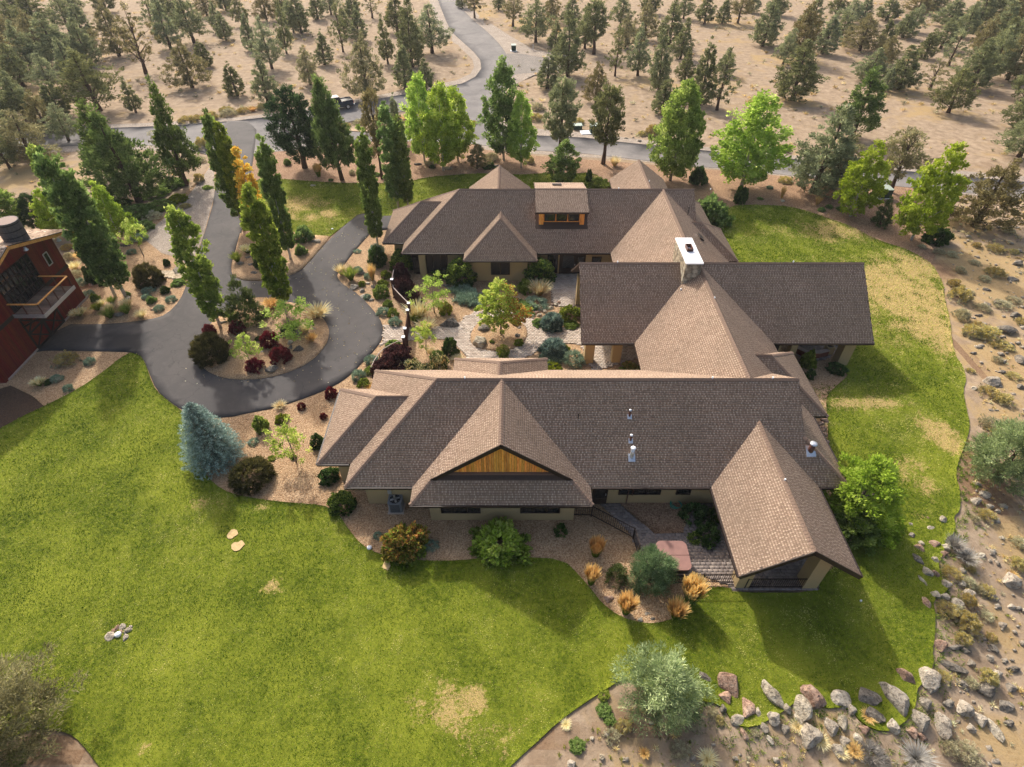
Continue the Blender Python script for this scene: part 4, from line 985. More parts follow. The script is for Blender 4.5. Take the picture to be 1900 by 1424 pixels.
own_tree(1848, 885, 4.4, 1.95, .9, 'sagegreen', 'dome', 250, 60, .42, .15, 63, 'green juniper casting a trunk shadow at the right edge', 'juniper_tree', .22, True, .3, .6, .35, .3)
own_tree(1574, 962, 4.7, 2.1, .2, 'lime', 'dome', 280, 60, .4, .13, 64, 'bright lime green tree against the right end of the front roof', 'leafy_tree', .14, False, .6, .5, .4, .3, bark_g)
own_tree(1578, 1000, 2.2, 1.3, .1, 'cool', 'dome', 120, 50, .28, .12, 65, 'darker green shrub under the lime green tree by the patio roof', 'leafy_tree', .06, False, .6, .5, .4, .3, bark_g)
own_tree(1203, 1088, 3.3, 1.15, .25, 'pinesoft', 'ovoid', 220, 80, .26, .12, 66, 'soft blue green pine at the tip of the front planting bed', 'pine_tree', .12, True, .16, 1.0, .35, .25)
mt = own_tree(929, 622, 5.3, 2.0, 1.35, 'maple', 'aspen', 210, 44, .30, .11, 67, 'green maple turning orange in the courtyard circle', 'maple_tree', .09, False, .8, .4, .3, .25, bark_g, 14)
for c_ in mt.children:
    if c_.name.startswith('crown'):
        me_ = c_.data; me_.materials.append(L_['mapleorange'])
        co = np.empty(len(me_.vertices) * 3, np.float32); me_.vertices.foreach_get('co', co); co = co.reshape(-1, 3).reshape(-1, 4, 3).mean(1)
        pr_ = .55 / (1 + np.exp(-(co[:, 0] * 1.9 - 1.5) * 1.8)); me_.polygons.foreach_set('material_index', (np.random.default_rng(3).random(len(co)) < pr_).astype(np.int32))

def spruce(px, py, H, R, kind, seed, label, levels=30, tw=30, leaf=.13, name='blue_spruce'):
    r = np.random.default_rng(seed); x, y, z = G(px, py); Ps = []; Ds = []; Ts = []; lim = []
    for i in range(levels):
        t = i / (levels - 1); zz = H * (.03 + .95 * t); L = R * (1 - t) ** .6 * .9 * r.uniform(.9, 1.08) + .06; nb_ = int(9 + 12 * (1 - t))
        for k in range(nb_):
            a = 2 * np.pi * (k + r.uniform(-.3, .3)) / nb_ + i * 1.7; l = L * r.uniform(.8, 1.12)
            d = np.array([math.cos(a), math.sin(a)]); m = int(tw * (l / R) + 6)
            u = r.random(m) ** .6; side = r.normal(0, .13 * l + .03, m) * (1.1 - u)
            droop = -.25 * l * u ** 1.5 + .16 * l * u ** 3
            Ps.append(np.stack([d[0] * u * l - d[1] * side, d[1] * u * l + d[0] * side, zz + droop + r.normal(0, .02, m)], 1))
            Ds.append(np.stack([d[0] - d[1] * np.sign(side) * .7, d[1] + d[0] * np.sign(side) * .7, np.full(m, .25)], 1) + r.normal(0, .25, (m, 3)))
            Ts.append(np.clip(.18 + .62 * u + r.normal(0, .1, m), 0, 1))
            if k % 3 == 0: lim.append((zz, d[0] * l * .8, d[1] * l * .8, zz - .15 * l, .02))
    Pn = np.vstack(Ps); D = np.vstack(Ds); t = np.concatenate(Ts); I = np.repeat(np.arange(len(Pn)), 3)
    V, Fc = leaf_tris(Pn[I] + r.normal(0, .03, (len(I), 3)), D[I] + r.normal(0, .5, (len(I), 3)), leaf * r.uniform(.7, 1.3, len(I)), leaf * .30, r)
    o = empty(name, (x, y, z)); link('trunk', trunk_mesh('trunk', H * .95, .13, lim, bark_g, seed=seed), o)
    link('crown', mesh_np('crown', V, Fc, L_[kind], {'tone': t[I]}), o); tag(o, label, 'tree'); return o
spruce(402, 852, 5.3, 2.2, 'spruce', 71, 'large silvery blue spruce between the driveway and the front lawn', 34, 34)
# ------------------------------------------------------------------ shrubs, grasses and rocks
def shrub_mesh(seed, kind, H=1.0, ncl=60, per=34, cr=.2, leaf=.09, tri=False, asp=.6, up=.5, hollow=.45, lobes=.12, z0=.02, kind2=None, frac2=0, prof='dome'):
    V, Fc, t, C = crown(seed, H, z0, .86, prof, int(ncl * 1.3), int(per * 1.35), cr, leaf * 1.7, up, tri, asp, hollow, lobes)
    me = mesh_np('shrub', V, Fc, L_[kind], {'tone': t})
    if kind2:
        me.materials.append(L_[kind2]); q = V.reshape(-1, 3 if tri else 4, 3).mean(1); r = np.random.default_rng(seed)
        rad = np.sqrt((q[:, 0] / .86) ** 2 + (q[:, 1] / .86) ** 2 + (q[:, 2] / H) ** 2)
        me.polygons.foreach_set('material_index', ((rad > .75) & (q[:, 2] > .3 * H) & (r.random(len(q)) < frac2)).astype(np.int32))
    return me
def grass_mesh(seed, kind, kind2=None, n=320, L=1.0, spread=.55, w=.03, tipfrom=.55):
    r = np.random.default_rng(seed); a = r.uniform(0, 2 * np.pi, n); b = r.random(n) ** .7 * spread; rb = r.random(n) * .16
    base = np.stack([np.cos(a) * rb, np.sin(a) * rb, np.zeros(n)], 1)
    Vs = []; Fs = []; T = []; mi = []; l = L * r.uniform(.65, 1.05, n); ww = w * r.uniform(.7, 1.3, n)
    seg = []
    for j in range(4):
        u = j / 3; rr_ = rb + l * (b * u + .35 * b * u * u); zz = l * (u - .30 * b * u * u) ; seg.append(np.stack([np.cos(a) * rr_, np.sin(a) * rr_, zz], 1))
    sd = np.stack([-np.sin(a), np.cos(a), np.zeros(n)], 1)
    for j in range(3):
        f0 = (1, .9, .7)[j]; f1 = (.9, .7, .15)[j]
        if kind2 and j == 2: f0 = 1.6; f1 = .5
        V = np.empty((n * 4, 3)); V[0::4] = seg[j] - sd * (ww * f0)[:, None]; V[1::4] = seg[j] + sd * (ww * f0)[:, None]; V[2::4] = seg[j + 1] + sd * (ww * f1)[:, None]; V[3::4] = seg[j + 1] - sd * (ww * f1)[:, None]
        Fs.append(np.arange(n * 4).reshape(-1, 4) + len(Vs) * n * 4); Vs.append(V); T.append(np.clip(r.normal(.35 + .2 * j, .15, n), 0, 1)); mi.append(np.full(n, 1 if (kind2 and j == 2) else 0))
    me = mesh_np('grass', np.vstack(Vs), np.vstack(Fs), L_[kind], {'tone': np.concatenate(T)})
    if kind2: me.materials.append(L_[kind2]); me.polygons.foreach_set('material_index', np.concatenate(mi).astype(np.int32))
    return me
SH = {
 'barberry': [shrub_mesh(101, 'barberry', .95, 80, 40, .17, .07), shrub_mesh(102, 'barberry', .8, 70, 40, .2, .07, lobes=.2)],
 'mound': [shrub_mesh(103, 'mound', .9, 70, 40, .18, .08), shrub_mesh(104, 'mound', .8, 60, 40, .2, .09, lobes=.2)],
 'green': [shrub_mesh(105, 'cool', .95, 80, 40, .18, .09, lobes=.2), shrub_mesh(106, 'poplar', .9, 70, 40, .2, .09, lobes=.25)],
 'dark': [shrub_mesh(107, 'darkshrub', 1.0, 90, 40, .18, .08, lobes=.18), shrub_mesh(108, 'darkshrub', .9, 80, 40, .2, .09, lobes=.28)],
 'hedge': [shrub_mesh(109, 'darkshrub', 1.1, 130, 44, .16, .07, lobes=.1, kind2='poplar', frac2=.6), shrub_mesh(110, 'darkshrub', 1.1, 130, 44, .16, .07, lobes=.12, kind2='aspen', frac2=.45)],
 'blue': [shrub_mesh(111, 'blue', .6, 60, 34, .2, .08, True, .3, 1.0), shrub_mesh(112, 'blue', .75, 70, 34, .18, .08, True, .3, 1.2)],
 'bluespruce': [shrub_mesh(113, 'spruce', 1.0, 130, 50, .16, .13, True, .3, .9, .6, .12), shrub_mesh(114, 'spruce', .9, 130, 50, .17, .13, True, .3, .9, .6, .14)],
 'brownball': [shrub_mesh(115, 'broom', 1.25, 150, 50, .15, .09, True, .25, 1.6, .5, .05), shrub_mesh(116, 'broom', 1.2, 150, 50, .15, .10, True, .25, 1.6, .5, .05)],
 'purple': [shrub_mesh(117, 'purple', .9, 90, 44, .2, .09, lobes=.25), shrub_mesh(118, 'purple', 1.0, 90, 44, .22, .09, lobes=.3)],
 'sage': [shrub_mesh(119, 'sage', .7, 80, 50, .17, .055, True, .3, 1.2, .3, .35), shrub_mesh(120, 'sage', .8, 70, 50, .17, .055, True, .3, 1.2, .3, .4)],
 'rabbit': [shrub_mesh(121, 'sage', .8, 90, 60, .17, .05, True, .4, 1.2, .4, .25, kind2='rabbit', frac2=.6), shrub_mesh(122, 'sage', .8, 90, 60, .17, .05, True, .4, 1.2, .4, .3, kind2='rabbit', frac2=.6)],
 'flower': [shrub_mesh(123, 'darkshrub', .8, 80, 40, .2, .08, lobes=.25, kind2='straw', frac2=.5)],
 'autumn': [shrub_mesh(124, 'poplar', .95, 110, 44, .19, .1, lobes=.22, kind2='red', frac2=.75), shrub_mesh(125, 'poplar', .85, 110, 44, .2, .1, lobes=.25, kind2='aspen', frac2=.75)],
 'creeper': [shrub_mesh(126, 'blue', .12, 90, 34, .2, .09, True, .4, .6, .0, .3), shrub_mesh(127, 'cool', .2, 90, 34, .2, .08, False, .5, .6, .0, .3)],
 'silver': [grass_mesh(128, 'silver', None, 420, .75, 1.25, .018), shrub_mesh(129, 'silver', .5, 60, 40, .2, .16, True, .08, .8, .3, .3)],
 'reed': [grass_mesh(130, 'reed', 'gold', 700, 1.3, .26, .02), grass_mesh(131, 'reed', 'gold', 700, 1.2, .32, .02)],
 'greengrass': [grass_mesh(132, 'reed', None, 380, .8, .8, .025), grass_mesh(133, 'reed', 'straw', 380, .85, .75, .024)],
 'straw': [grass_mesh(134, 'straw', None, 380, .8, .85, .022), grass_mesh(135, 'straw', 'gold', 380, .75, .9, .02)],
 'orangeg': [grass_mesh(136, 'gold', None, 320, 1.3, .4, .022)],
 'mugo': [SRC[('mugo', 0)][0]],
 'yellow': [shrub_mesh(137, 'lime', .8, 60, 40, .2, .08, lobes=.2, kind2='rabbit', frac2=.7)],
}
KN = {'barberry': ('barberry_shrub', 'maroon barberry shrub'), 'mound': ('mounded_shrub', 'rounded yellow green shrub'), 'green': ('green_shrub', 'leafy green shrub'), 'dark': ('dark_shrub', 'dark green shrub'),
 'hedge': ('hedge_shrub', 'dense clipped green shrub'), 'blue': ('blue_grey_shrub', 'low grey blue shrub'), 'bluespruce': ('globe_spruce', 'silvery blue globe spruce'), 'brownball': ('broom_shrub', 'brownish green ball shrub'),
 'purple': ('purple_shrub', 'dark purple leaved shrub'), 'sage': ('sagebrush', 'grey sagebrush'), 'rabbit': ('rabbitbrush', 'yellow flowering rabbitbrush'), 'flower': ('flowering_shrub', 'cream flowered green shrub'),
 'autumn': ('autumn_shrub', 'broad green shrub'), 'creeper': ('ground_cover_plant', 'flat creeping green mat'), 'silver': ('dead_bush', 'silvery dry bush'), 'reed': ('feather_grass', 'ornamental grass with golden plumes'),
 'greengrass': ('grass_clump', 'green ornamental grass clump'), 'straw': ('straw_grass_clump', 'straw coloured grass clump'), 'orangeg': ('orange_grass_clump', 'upright orange grass clump'), 'mugo': ('mugo_pine', 'dark upright mugo pine'), 'yellow': ('yellow_shrub', 'bright yellow green shrub')}
SHRUBS = []
def shrub(kind, px, py, wpx, hpx=None, where='', v=None, desc=None, z=None):
    """centre of the foot, width and height seen in the photo"""
    x, y, zz = G(px, py); zz = zz if z is None else z
    w = wpx * dep(y, .5) / F_PX
    me = SH[kind][(int(px) if v is None else v) % len(SH[kind])]
    hh = hpx * dep(y, .5) / F_PX / .80 if hpx else w * .8
    co = [c[2] for c in me.vertices[0:0]]
    zmax = ZM.setdefault(me.name, max(vv.co.z for vv in me.vertices)); rmax = RM.setdefault(me.name, float(np.percentile([math.hypot(vv.co.x, vv.co.y) for vv in me.vertices], 97)))
    sx = w / 2 / rmax
    # part of the seen height is the depth of the plant
    hz = max(.25 * w, hh - .35 * w) if hpx else w * .62
    if kind == 'reed': sx *= .82; hz *= 1.15
    o = link(KN[kind][0], me, None, (x, y, zz + bedz(x, y)), (0, 0, (px * 7.7 + py * 3.1) % 6.28), (sx, sx, hz / zmax))
    tag(o, ((desc or KN[kind][1]) + ' ' + where).strip(), 'grass clump' if 'grass' in KN[kind][0] else 'shrub'); SHRUBS.append(o); return o
ZM = {}; RM = {}
def bedz(x, y):
    X = np.array([x]); Y = np.array([y])
    if inpoly(X, Y, ISLAND)[0]: return .10 + .28 * (1 - math.exp(-distpoly(X, Y, ISLAND)[0] / 1.6))
    if inpoly(X, Y, UPB)[0]: return .12
    return .02
w_ = 'on the round gravel island'
for a in [('barberry',393,624,26,26),('barberry',444,620,32,28),('barberry',503,645,36,34),('barberry',524,672,40,36),('barberry',475,688,34,28),('brownball',396,668,68,64),('greengrass',430,596,24,20),
          ('straw',507,574,34,22),('straw',590,590,54,34),('straw',581,638,22,20),('straw',570,622,28,24),('dark',541,622,36,22),('dark',482,637,14,9)]: shrub(*a, where=w_)
shrub('mugo', 464, 602, 74, 100, w_, desc='tall upright dark conifer')
w_ = 'on the upper gravel island'
for a in [('greengrass',442,488,26,24),('greengrass',461,472,26,20),('dark',490,498,30,42),('green',560,474,22,24),('green',566,448,36,36)]: shrub(*a, where=w_)
w_ = 'in gravel bed beside courtyard fence'
for a in [('dark',702,492,34,42),('blue',700,475,34,30),('blue',663,468,16,8),('straw',634,510,26,26),('greengrass',652,520,34,32),('blue',664,506,22,16),('orangeg',692,520,20,34),('blue',684,516,18,14),('mound',672,530,14,12),('mound',717,515,20,18),('mound',711,530,20,16),('mound',708,548,32,28),('blue',682,554,16,12),('mound',720,568,20,16),('blue',711,582,26,18),('mound',730,586,22,20),('blue',733,602,26,20)]: shrub(*a, where=w_)
w_ = 'along the lower driveway curve'
for a in [('blue',666,702,28,24),('blue',690,672,30,20),('mound',676,716,26,20),('mound',688,690,26,16),('orangeg',688,722,24,14),('hedge',730,648,32,24),('barberry',616,736,24,26),('barberry',601,776,14,14),('barberry',560,758,16,16),('straw',520,756,26,16),('mound',524,780,26,18),('green',487,798,28,38)]: shrub(*a, where=w_)
w_ = 'inside the courtyard behind curved fence'
for a in [('purple',746,520,30,40),('purple',752,548,44,46),('purple',768,566,40,34),('purple',738,672,70,48),('purple',712,690,50,36),('dark',750,490,44,40),('mound',750,480,34,36),('straw',778,590,54,44),('straw',792,612,40,30),('straw',800,660,20,20),('yellow',828,580,26,26),('flower',816,684,40,40),('flower',766,688,44,30),('flower',790,692,46,26),('dark',836,655,32,38),('green',812,668,28,26),('straw',848,668,26,14),('greengrass',772,600,26,24)]: shrub(*a, where=w_)
w_ = 'against the front of the rear wing'
shrub('hedge', 856, 524, 56, 56, w_); shrub('hedge', 1000, 522, 58, 56, w_); shrub('green', 975, 540, 34, 30, w_); shrub('hedge', 746, 500, 44, 44, w_, desc='dense yellow green hedge shrub')
w_ = 'in courtyard beds near right wing'
for a in [('bluespruce',1023,607,44,38),('bluespruce',1027,655,50,40),('mound',1058,590,46,34),('green',1000,602,26,16),('green',1060,606,30,14),('straw',1000,548,46,38),('blue',995,566,50,22),('creeper',975,575,50,14),('blue',1062,672,50,32),('mound',1045,652,26,18),('mound',1022,684,40,12),('creeper',1020,668,50,20),('creeper',870,556,60,30),('creeper',856,540,50,20),('dark',820,508,40,16),('autumn',1170,684,34,14)]: shrub(*a, where=w_)
w_ = 'in the circular bed under the maple'
for a in [('yellow',958,602,20,14),('mound',914,598,14,9),('mound',963,640,20,16),('yellow',933,655,26,20),('green',933,662,20,18),('mound',913,638,10,10)]: shrub(*a, where=w_)
w_ = 'in the planting bed below the barn'
for a in [('rabbit',125,672,48,28),('blue',168,674,22,16),('greengrass',75,716,26,20),('blue',106,706,24,16),('blue',128,724,20,16),('dark',90,712,16,12)]: shrub(*a, where=w_)
w_ = 'in the gravel bed above the barn drive'
for a in [('brownball',280,526,50,48),('greengrass',149,586,30,18),('greengrass',182,576,24,18),('greengrass',206,590,28,24),('straw',206,578,24,20),('greengrass',236,582,26,22),('straw',238,570,26,22),('greengrass',210,564,20,18),('straw',190,568,18,16),('straw',264,590,26,20),('green',178,558,16,18),('dark',192,530,14,10),('blue',276,541,26,14),('dark',308,543,18,16),('blue',272,553,18,12),('green',282,561,18,16),('blue',318,558,22,14),('blue',296,575,22,14),('green',332,527,26,14),('dark',311,492,14,14),('dark',175,524,26,36),('blue',165,548,22,14),('blue',150,530,26,20),('green',238,550,12,12),('straw',140,500,30,20),('straw',155,480,30,20),('blue',245,470,20,12),('sage',130,480,26,18),('sage',140,512,30,18),('rabbit',125,462,26,14)]: shrub(*a, where=w_)
w_ = 'in green patch left of gravel strip'
for a in [('green',290,362,50,14),('green',250,400,70,16),('green',320,345,50,12),('sage',285,405,40,20),('rabbit',371,338,22,20),('rabbit',378,276,28,26),('sage',370,300,30,16),('green',232,392,34,14),('mound',300,385,50,14),('dark',226,382,40,22),('green',262,425,50,14),('mound',330,372,40,12),('blue',258,445,36,10),('rabbit',345,385,22,12),('green',385,350,20,8)]: shrub(*a, where=w_)
w_ = 'along far verge of county road'
for a in [('rabbit',350,226,40,16),('rabbit',372,224,40,18),('rabbit',393,220,30,18),('sage',424,214,36,20),('rabbit',420,206,28,14),('rabbit',452,208,30,14),('rabbit',488,202,24,14),('rabbit',504,200,24,14),('orangeg',470,207,20,12),('rabbit',993,222,34,18),('sage',998,205,30,20),('rabbit',1073,230,26,16),('rabbit',1190,252,18,12),('rabbit',1450,279,36,14),('rabbit',1210,250,28,24),('sage',1270,264,22,12),('rabbit',395,234,26,8)]: shrub(*a, where=w_)
w_ = 'on the planted traffic island'
for a in [('sage',668,230,34,16),('straw',700,224,34,14),('straw',735,226,34,12),('rabbit',640,235,26,12),('sage',760,222,34,14),('rabbit',880,230,12,8)]: shrub(*a, where=w_)
w_ = 'in roadside bed behind the house'
for a in [('green',534,306,14,14),('reed',592,328,20,22),('dark',614,336,10,6),('sage',654,324,14,12),('sage',912,296,34,20),('dark',905,310,30,14),('dark',1373,376,28,34),('rabbit',1456,338,28,16),('blue',1428,350,14,8),('orangeg',1450,368,12,22),('orangeg',1516,380,16,18),('green',1524,392,14,10),('green',1538,386,14,9),('green',1560,390,18,10),('green',1410,370,12,6),('green',1314,412,72,64),('dark',1294,340,34,36),('dark',1735,448,48,38),('straw',1140,308,26,22),('rabbit',984,303,16,16),('mound',1110,345,50,20),('dark',1092,340,14,26),('green',700,326,16,8),('sage',800,306,30,10),('dark',802,312,12,8),('dark',500,318,20,20),('rabbit',1520,345,20,10)]: shrub(*a, where=w_)
w_ = 'in front bed below the house'
for a in [('autumn',754,1020,88,72,'',0,'broad shrub tinged orange and red'),('autumn',925,1018,108,72,'',1,'broad bright green shrub'),('reed',1104,1034,34,48,'',0),('reed',1096,1084,34,48,'',1),('reed',1160,1138,42,52,'',1),('reed',1278,1118,50,66,'',0),('reed',1252,1146,44,46,'',1),('dark',1040,990,34,22),('dark',1090,992,16,12),('dark',1128,1004,14,10),('blue',702,996,20,12),('blue',800,1014,30,12),('greengrass',1258,1128,34,26)]:
    shrub(a[0], a[1], a[2], a[3], a[4], w_, *(a[6:7]), **({'desc': a[7]} if len(a) > 7 else {}))
shrub('mugo', 1142, 1078, 50, 60, w_, desc='dark green mugo pine')
for a in [('dark',612,888,42,30),('hedge',636,942,50,46),('dark',592,828,28,34),('mound',545,850,14,10)]: shrub(*a, where='at the left end of the front wing')
for a in [('brownball',470,890,80,56)]: shrub(*a, where='on the gravel right of the big blue spruce')
for a in [('blue',471,822,22,12),('mound',505,852,16,8)]: shrub(*a, where='near the big blue spruce')
for a in [('dark',1282,970,60,60),('dark',1308,1008,56,56),('hedge',1286,1010,40,36),('dark',1318,975,44,50),('mound',1162,955,22,14)]: shrub(*a, where='in gravel pocket beside covered patio')
for a in [('green',1495,680,28,40),('dark',1552,688,38,22),('dark',1502,700,20,20)]: shrub(*a, where='under the end of the right wing')
shrub('green', 1330, 395, 30, 20, 'beside the rear house corner above the east lawn')
w_ = 'on dry slope right of east lawn'
for a in [('rabbit',1778,556,42,34),('sage',1782,590,34,26),('rabbit',1800,620,36,26),('rabbit',1832,625,46,30),('rabbit',1815,610,40,20),('sage',1822,574,30,18),('rabbit',1770,530,26,18),('rabbit',1812,458,18,12),('rabbit',1848,464,34,18),('sage',1826,520,24,14),('rabbit',1845,510,36,22),('sage',1808,490,24,12),('sage',1765,475,24,14),('sage',1780,505,22,16),('sage',1858,568,40,18),('rabbit',1842,642,20,12),('rabbit',1862,645,36,18),('rabbit',1836,732,44,22),('rabbit',1862,745,34,22),('sage',1835,790,44,26),('rabbit',1838,800,30,14),('sage',1880,560,34,14),('rabbit',1880,700,30,12),('rabbit',1880,470,20,12),('sage',1710,460,16,10),('sage',1740,470,24,14),('sage',1850,670,24,14),('rabbit',1895,600,30,16),('sage',1800,545,20,10),('sage',1870,430,30,14),('rabbit',1800,690,18,10)]: shrub(*a, where=w_)
w_ = 'on rocky bank at lower right'
for a in [('rabbit',1830,960,34,22),('sage',1808,965,22,14),('silver',1768,1016,40,34),('silver',1790,1040,44,34),('rabbit',1884,1050,34,26),('rabbit',1762,1068,40,26),('sage',1796,1085,30,22),('rabbit',1800,1058,18,14),('rabbit',1830,1100,34,20),('sage',1818,1098,26,16),('rabbit',1795,1118,30,24),('rabbit',1755,1135,46,26),('rabbit',1790,1160,50,40),('rabbit',1785,1190,34,26),('sage',1775,1135,30,20),('rabbit',1750,1258,30,18),('rabbit',1828,1262,40,34),('sage',1800,1270,30,20),('silver',1615,1400,60,34),('silver',1700,1410,66,36),('sage',1790,1400,60,34),('sage',1760,1390,40,26),('orangeg',1876,1070,24,14),('rabbit',1838,1184,24,14),('sage',1890,1010,34,20),('sage',1830,1145,30,16),('rabbit',1660,1290,14,8),('straw',1560,1400,26,18),('straw',1585,1395,30,18),('orangeg',1610,1330,30,12),('straw',1480,1350,30,12),('straw',1520,1375,36,16),('sage',1400,1360,20,10),('rabbit',1335,1338,20,12),('sage',1320,1325,26,14)]: shrub(*a, where=w_)
w_ = 'on dry ground at bottom edge'
for a in [('sage',1135,1365,34,20),('rabbit',1155,1350,34,22),('sage',1260,1395,50,26),('green',1120,1318,30,12),('green',1130,1335,24,10),('straw',1195,1400,20,14),('sage',1290,1340,40,20),('straw',1312,1410,40,18),('mound',1120,1290,24,10),('straw',1050,1345,22,8),('green',1070,1385,30,8),('green',30,1410,40,14)]: shrub(*a, where=w_)
own_small = [(('young',1),550,858,780,74,'young open branched tree with lime leaves left of the front wing'),(('young',0),468,682,624,52,'small multi stemmed tree at the front of the round gravel island'),(('young',1),548,636,560,96,'wide multi stemmed tree in the middle of the round gravel island'),
             (('young',1),806,580,512,78,'small lime green tree inside the courtyard left of the maple'),(('young',0),792,656,602,50,'thin pale green small tree by the courtyard gate')]
for (src, bx, by, ty, w, lb) in own_small: place_tree(src, bx, by, ty, w, lb, 'tree', 'young_tree')

# scattered small tufts over the dry land: uncountable
def tufts(name, n, rx, ry, kinds, seed, size, label, excl):
    r = np.random.default_rng(seed); X = r.uniform(*rx, n); Y = r.uniform(*ry, n)
    k = ground_mask(X, Y) > (.35 if excl is None else excl)
    X = X[k]; Y = Y[k]
    k = (np.abs(X) < (Y * .743 + 23) * 1.0)
    X = X[k]; Y = Y[k]; cl = vnoise(X, Y, .06, 3.0); k = r.random(len(X)) < np.clip(.5 + 1.2 * cl, .08, 1); X = X[k]; Y = Y[k]
    mm = ground_mask(X, Y); Z = bank(X, Y) - .02 + mm * np.array([.22 * noise.noise((a * .11, b * .11, 3.0)) + .10 * noise.noise((a * .45, b * .45, 9.0)) for a, b in zip(X, Y)])
    per = 26; I = np.repeat(np.arange(len(X)), per); m = len(I); s = size * r.uniform(.4, 1.3, len(X)) * np.clip(Y / 60, .8, 1.8)
    a = r.uniform(0, 2 * np.pi, m); q = r.random(m); D = np.stack([np.cos(a) * (.3 + q), np.sin(a) * (.3 + q), r.uniform(.35, 1.1, m)], 1)
    C = np.stack([X[I] + np.cos(a) * q * .35 * s[I], Y[I] + np.sin(a) * q * .35 * s[I], Z[I] + r.uniform(0, .25, m) * s[I]], 1)
    V, Fc = leaf_tris(C, D, s[I] * .55 * r.uniform(.6, 1.2, m), s[I] * .14, r)
    tn = np.repeat(r.uniform(.1, .8, len(X)), per) + r.normal(0, .12, m)
    o = link(name, mesh_np(name, V, Fc, L_[kinds], {'tone': np.clip(tn, 0, 1)})); stuff(o); tag(o, label, 'brush'); return len(X)
print('tufts', tufts('dry_brush', 5500, (-190, 190), (8, 210), 'sage', 5, .42, 'small grey brush tufts scattered over the sandy land', None),
      tufts('dry_grass', 5000, (-190, 190), (8, 210), 'straw', 6, .42, 'golden dry grass tufts scattered over the sandy land', None))
tufts('bank_brush', 3600, (4, 60), (7, 62), 'sage', 15, .30, 'small grey brush tufts among the boulders on the right bank', .12); tufts('bank_grass', 6500, (4, 62), (7, 70), 'straw', 16, .34, 'dry straw tufts among the boulders on the right bank', .1); tufts('bank_weeds', 900, (-8, 30), (6, 16), 'mound', 17, .22, 'small green weeds on the bare soil below the lawn', .1)
def edge_grass(n, seed):
    r = np.random.default_rng(seed); X = r.uniform(6, 32, n); Y = r.uniform(8, 34, n); d = distpoly(X, Y, LAWN)
    k = (~inpoly(X, Y, LAWN)) & (d < 1.8) & (r.random(n) < np.exp(-d / .7)) & ((X > 18) | (Y < 14)) & (ground_mask(X, Y) >= 0) & ~((X < 21.5) & (Y > 15)); X = X[k]; Y = Y[k]; Z = bank(X, Y)
    per = 16; I = np.repeat(np.arange(len(X)), per); m = len(I); a = r.uniform(0, 2 * np.pi, m); q = r.random(m)
    C = np.stack([X[I] + np.cos(a) * q * .14, Y[I] + np.sin(a) * q * .14, Z[I] - .02], 1); D = np.stack([np.cos(a) * (.2 + q), np.sin(a) * (.2 + q), r.uniform(.5, 1.2, m)], 1)
    V, Fc = leaf_tris(C, D, r.uniform(.09, .2, m), .03, r)
    o = link('edge_grass', mesh_np('edge_grass', V, Fc, L_['reed'], {'tone': np.clip(np.repeat(r.uniform(.1, .9, len(X)), per) + r.normal(0, .15, m), 0, 1)})); stuff(o); tag(o, 'ragged green grass spilling between the rocks along the lawn edge', 'grass')
edge_grass(16000, 19)
def smallstones(n, seed):
    r = np.random.default_rng(seed); X = r.uniform(5, 62, n); Y = r.uniform(7, 75, n); k = ground_mask(X, Y) > .15; X = X[k]; Y = Y[k]
    k = r.random(len(X)) < np.clip(1.2 - distpoly(X, Y, LAWN) / 16, .12, 1); X = X[k]; Y = Y[k]; mb_v = []; mb_f = []; T = []
    Z = bank(X, Y)
    for i, (x, y, z) in enumerate(zip(X, Y, Z)):
        s = .05 + .16 * r.random() ** 2.5; p = r.normal(size=(8, 3)) * .15 + np.array([(-1,-1,-.6),(1,-1,-.6),(1,1,-.6),(-1,1,-.6),(-.7,-.7,.6),(.7,-.7,.6),(.7,.7,.6),(-.7,.7,.6)])
        b = len(mb_v) * 8; mb_v.append(p * s * np.array([r.uniform(.7, 1.6), 1, .7]) + (x, y, z)); mb_f.append(np.array([(0,3,2,1),(4,5,6,7),(0,1,5,4),(1,2,6,5),(2,3,7,6),(3,0,4,7)]) + b); T += [r.random()] * 6
    o = link('loose_stones', mesh_np('loose_stones', np.vstack(mb_v), np.vstack(mb_f), M['rock_grey'], {'tone': T})); stuff(o); tag(o, 'small loose grey stones scattered over the rocky bank', 'stones')
def rockmat(name, a, b_, c_):
    m, nt, b = nmat(name, .95, .15)
    tc = N(nt, 'ShaderNodeTexCoord'); oi = N(nt, 'ShaderNodeObjectInfo')
    n1 = noise_n(nt, 1.3, 7, .7, dist=.5); n2 = noise_n(nt, 7, 6, .75)
    c = ramp(nt, n1, [(.3, a), (.5, b_), (.72, c_)]); c = mixc(nt, ramp(nt, n2, [(.5, 0.0), (.62, .8)]), c, tuple(x * .35 for x in a[:3]) + (1,)); c = mixc(nt, ramp(nt, n2, [(.30, .5), (.42, 0.0)]), c, rgb(206,198,180))
    hs = N(nt, 'ShaderNodeHueSaturation'); nt.links.new(c, hs.inputs['Color']); nt.links.new(mth(nt, 'MULTIPLY_ADD', oi.outputs['Random'], .4, .8), hs.inputs['Value'])
    nt.links.new(hs.outputs[0], b.inputs['Base Color']); bump(nt, b, mth(nt, 'ADD', n2, n1), .9, .12); return m
M['rock_grey'] = rockmat('grey_lichen_rock', rgb(136,124,108), rgb(172,160,142), rgb(200,188,168))
M['rock_pink'] = rockmat('pinkish_brown_rock', rgb(124,96,80), rgb(164,134,114), rgb(194,170,148))
M['rock_pale'] = rockmat('pale_tan_rock', rgb(140,128,108), rgb(180,168,146), rgb(208,198,178))
M['rock_dark'] = rockmat('dark_basalt_rock', rgb(96,88,80), rgb(126,118,106), rgb(158,148,134))
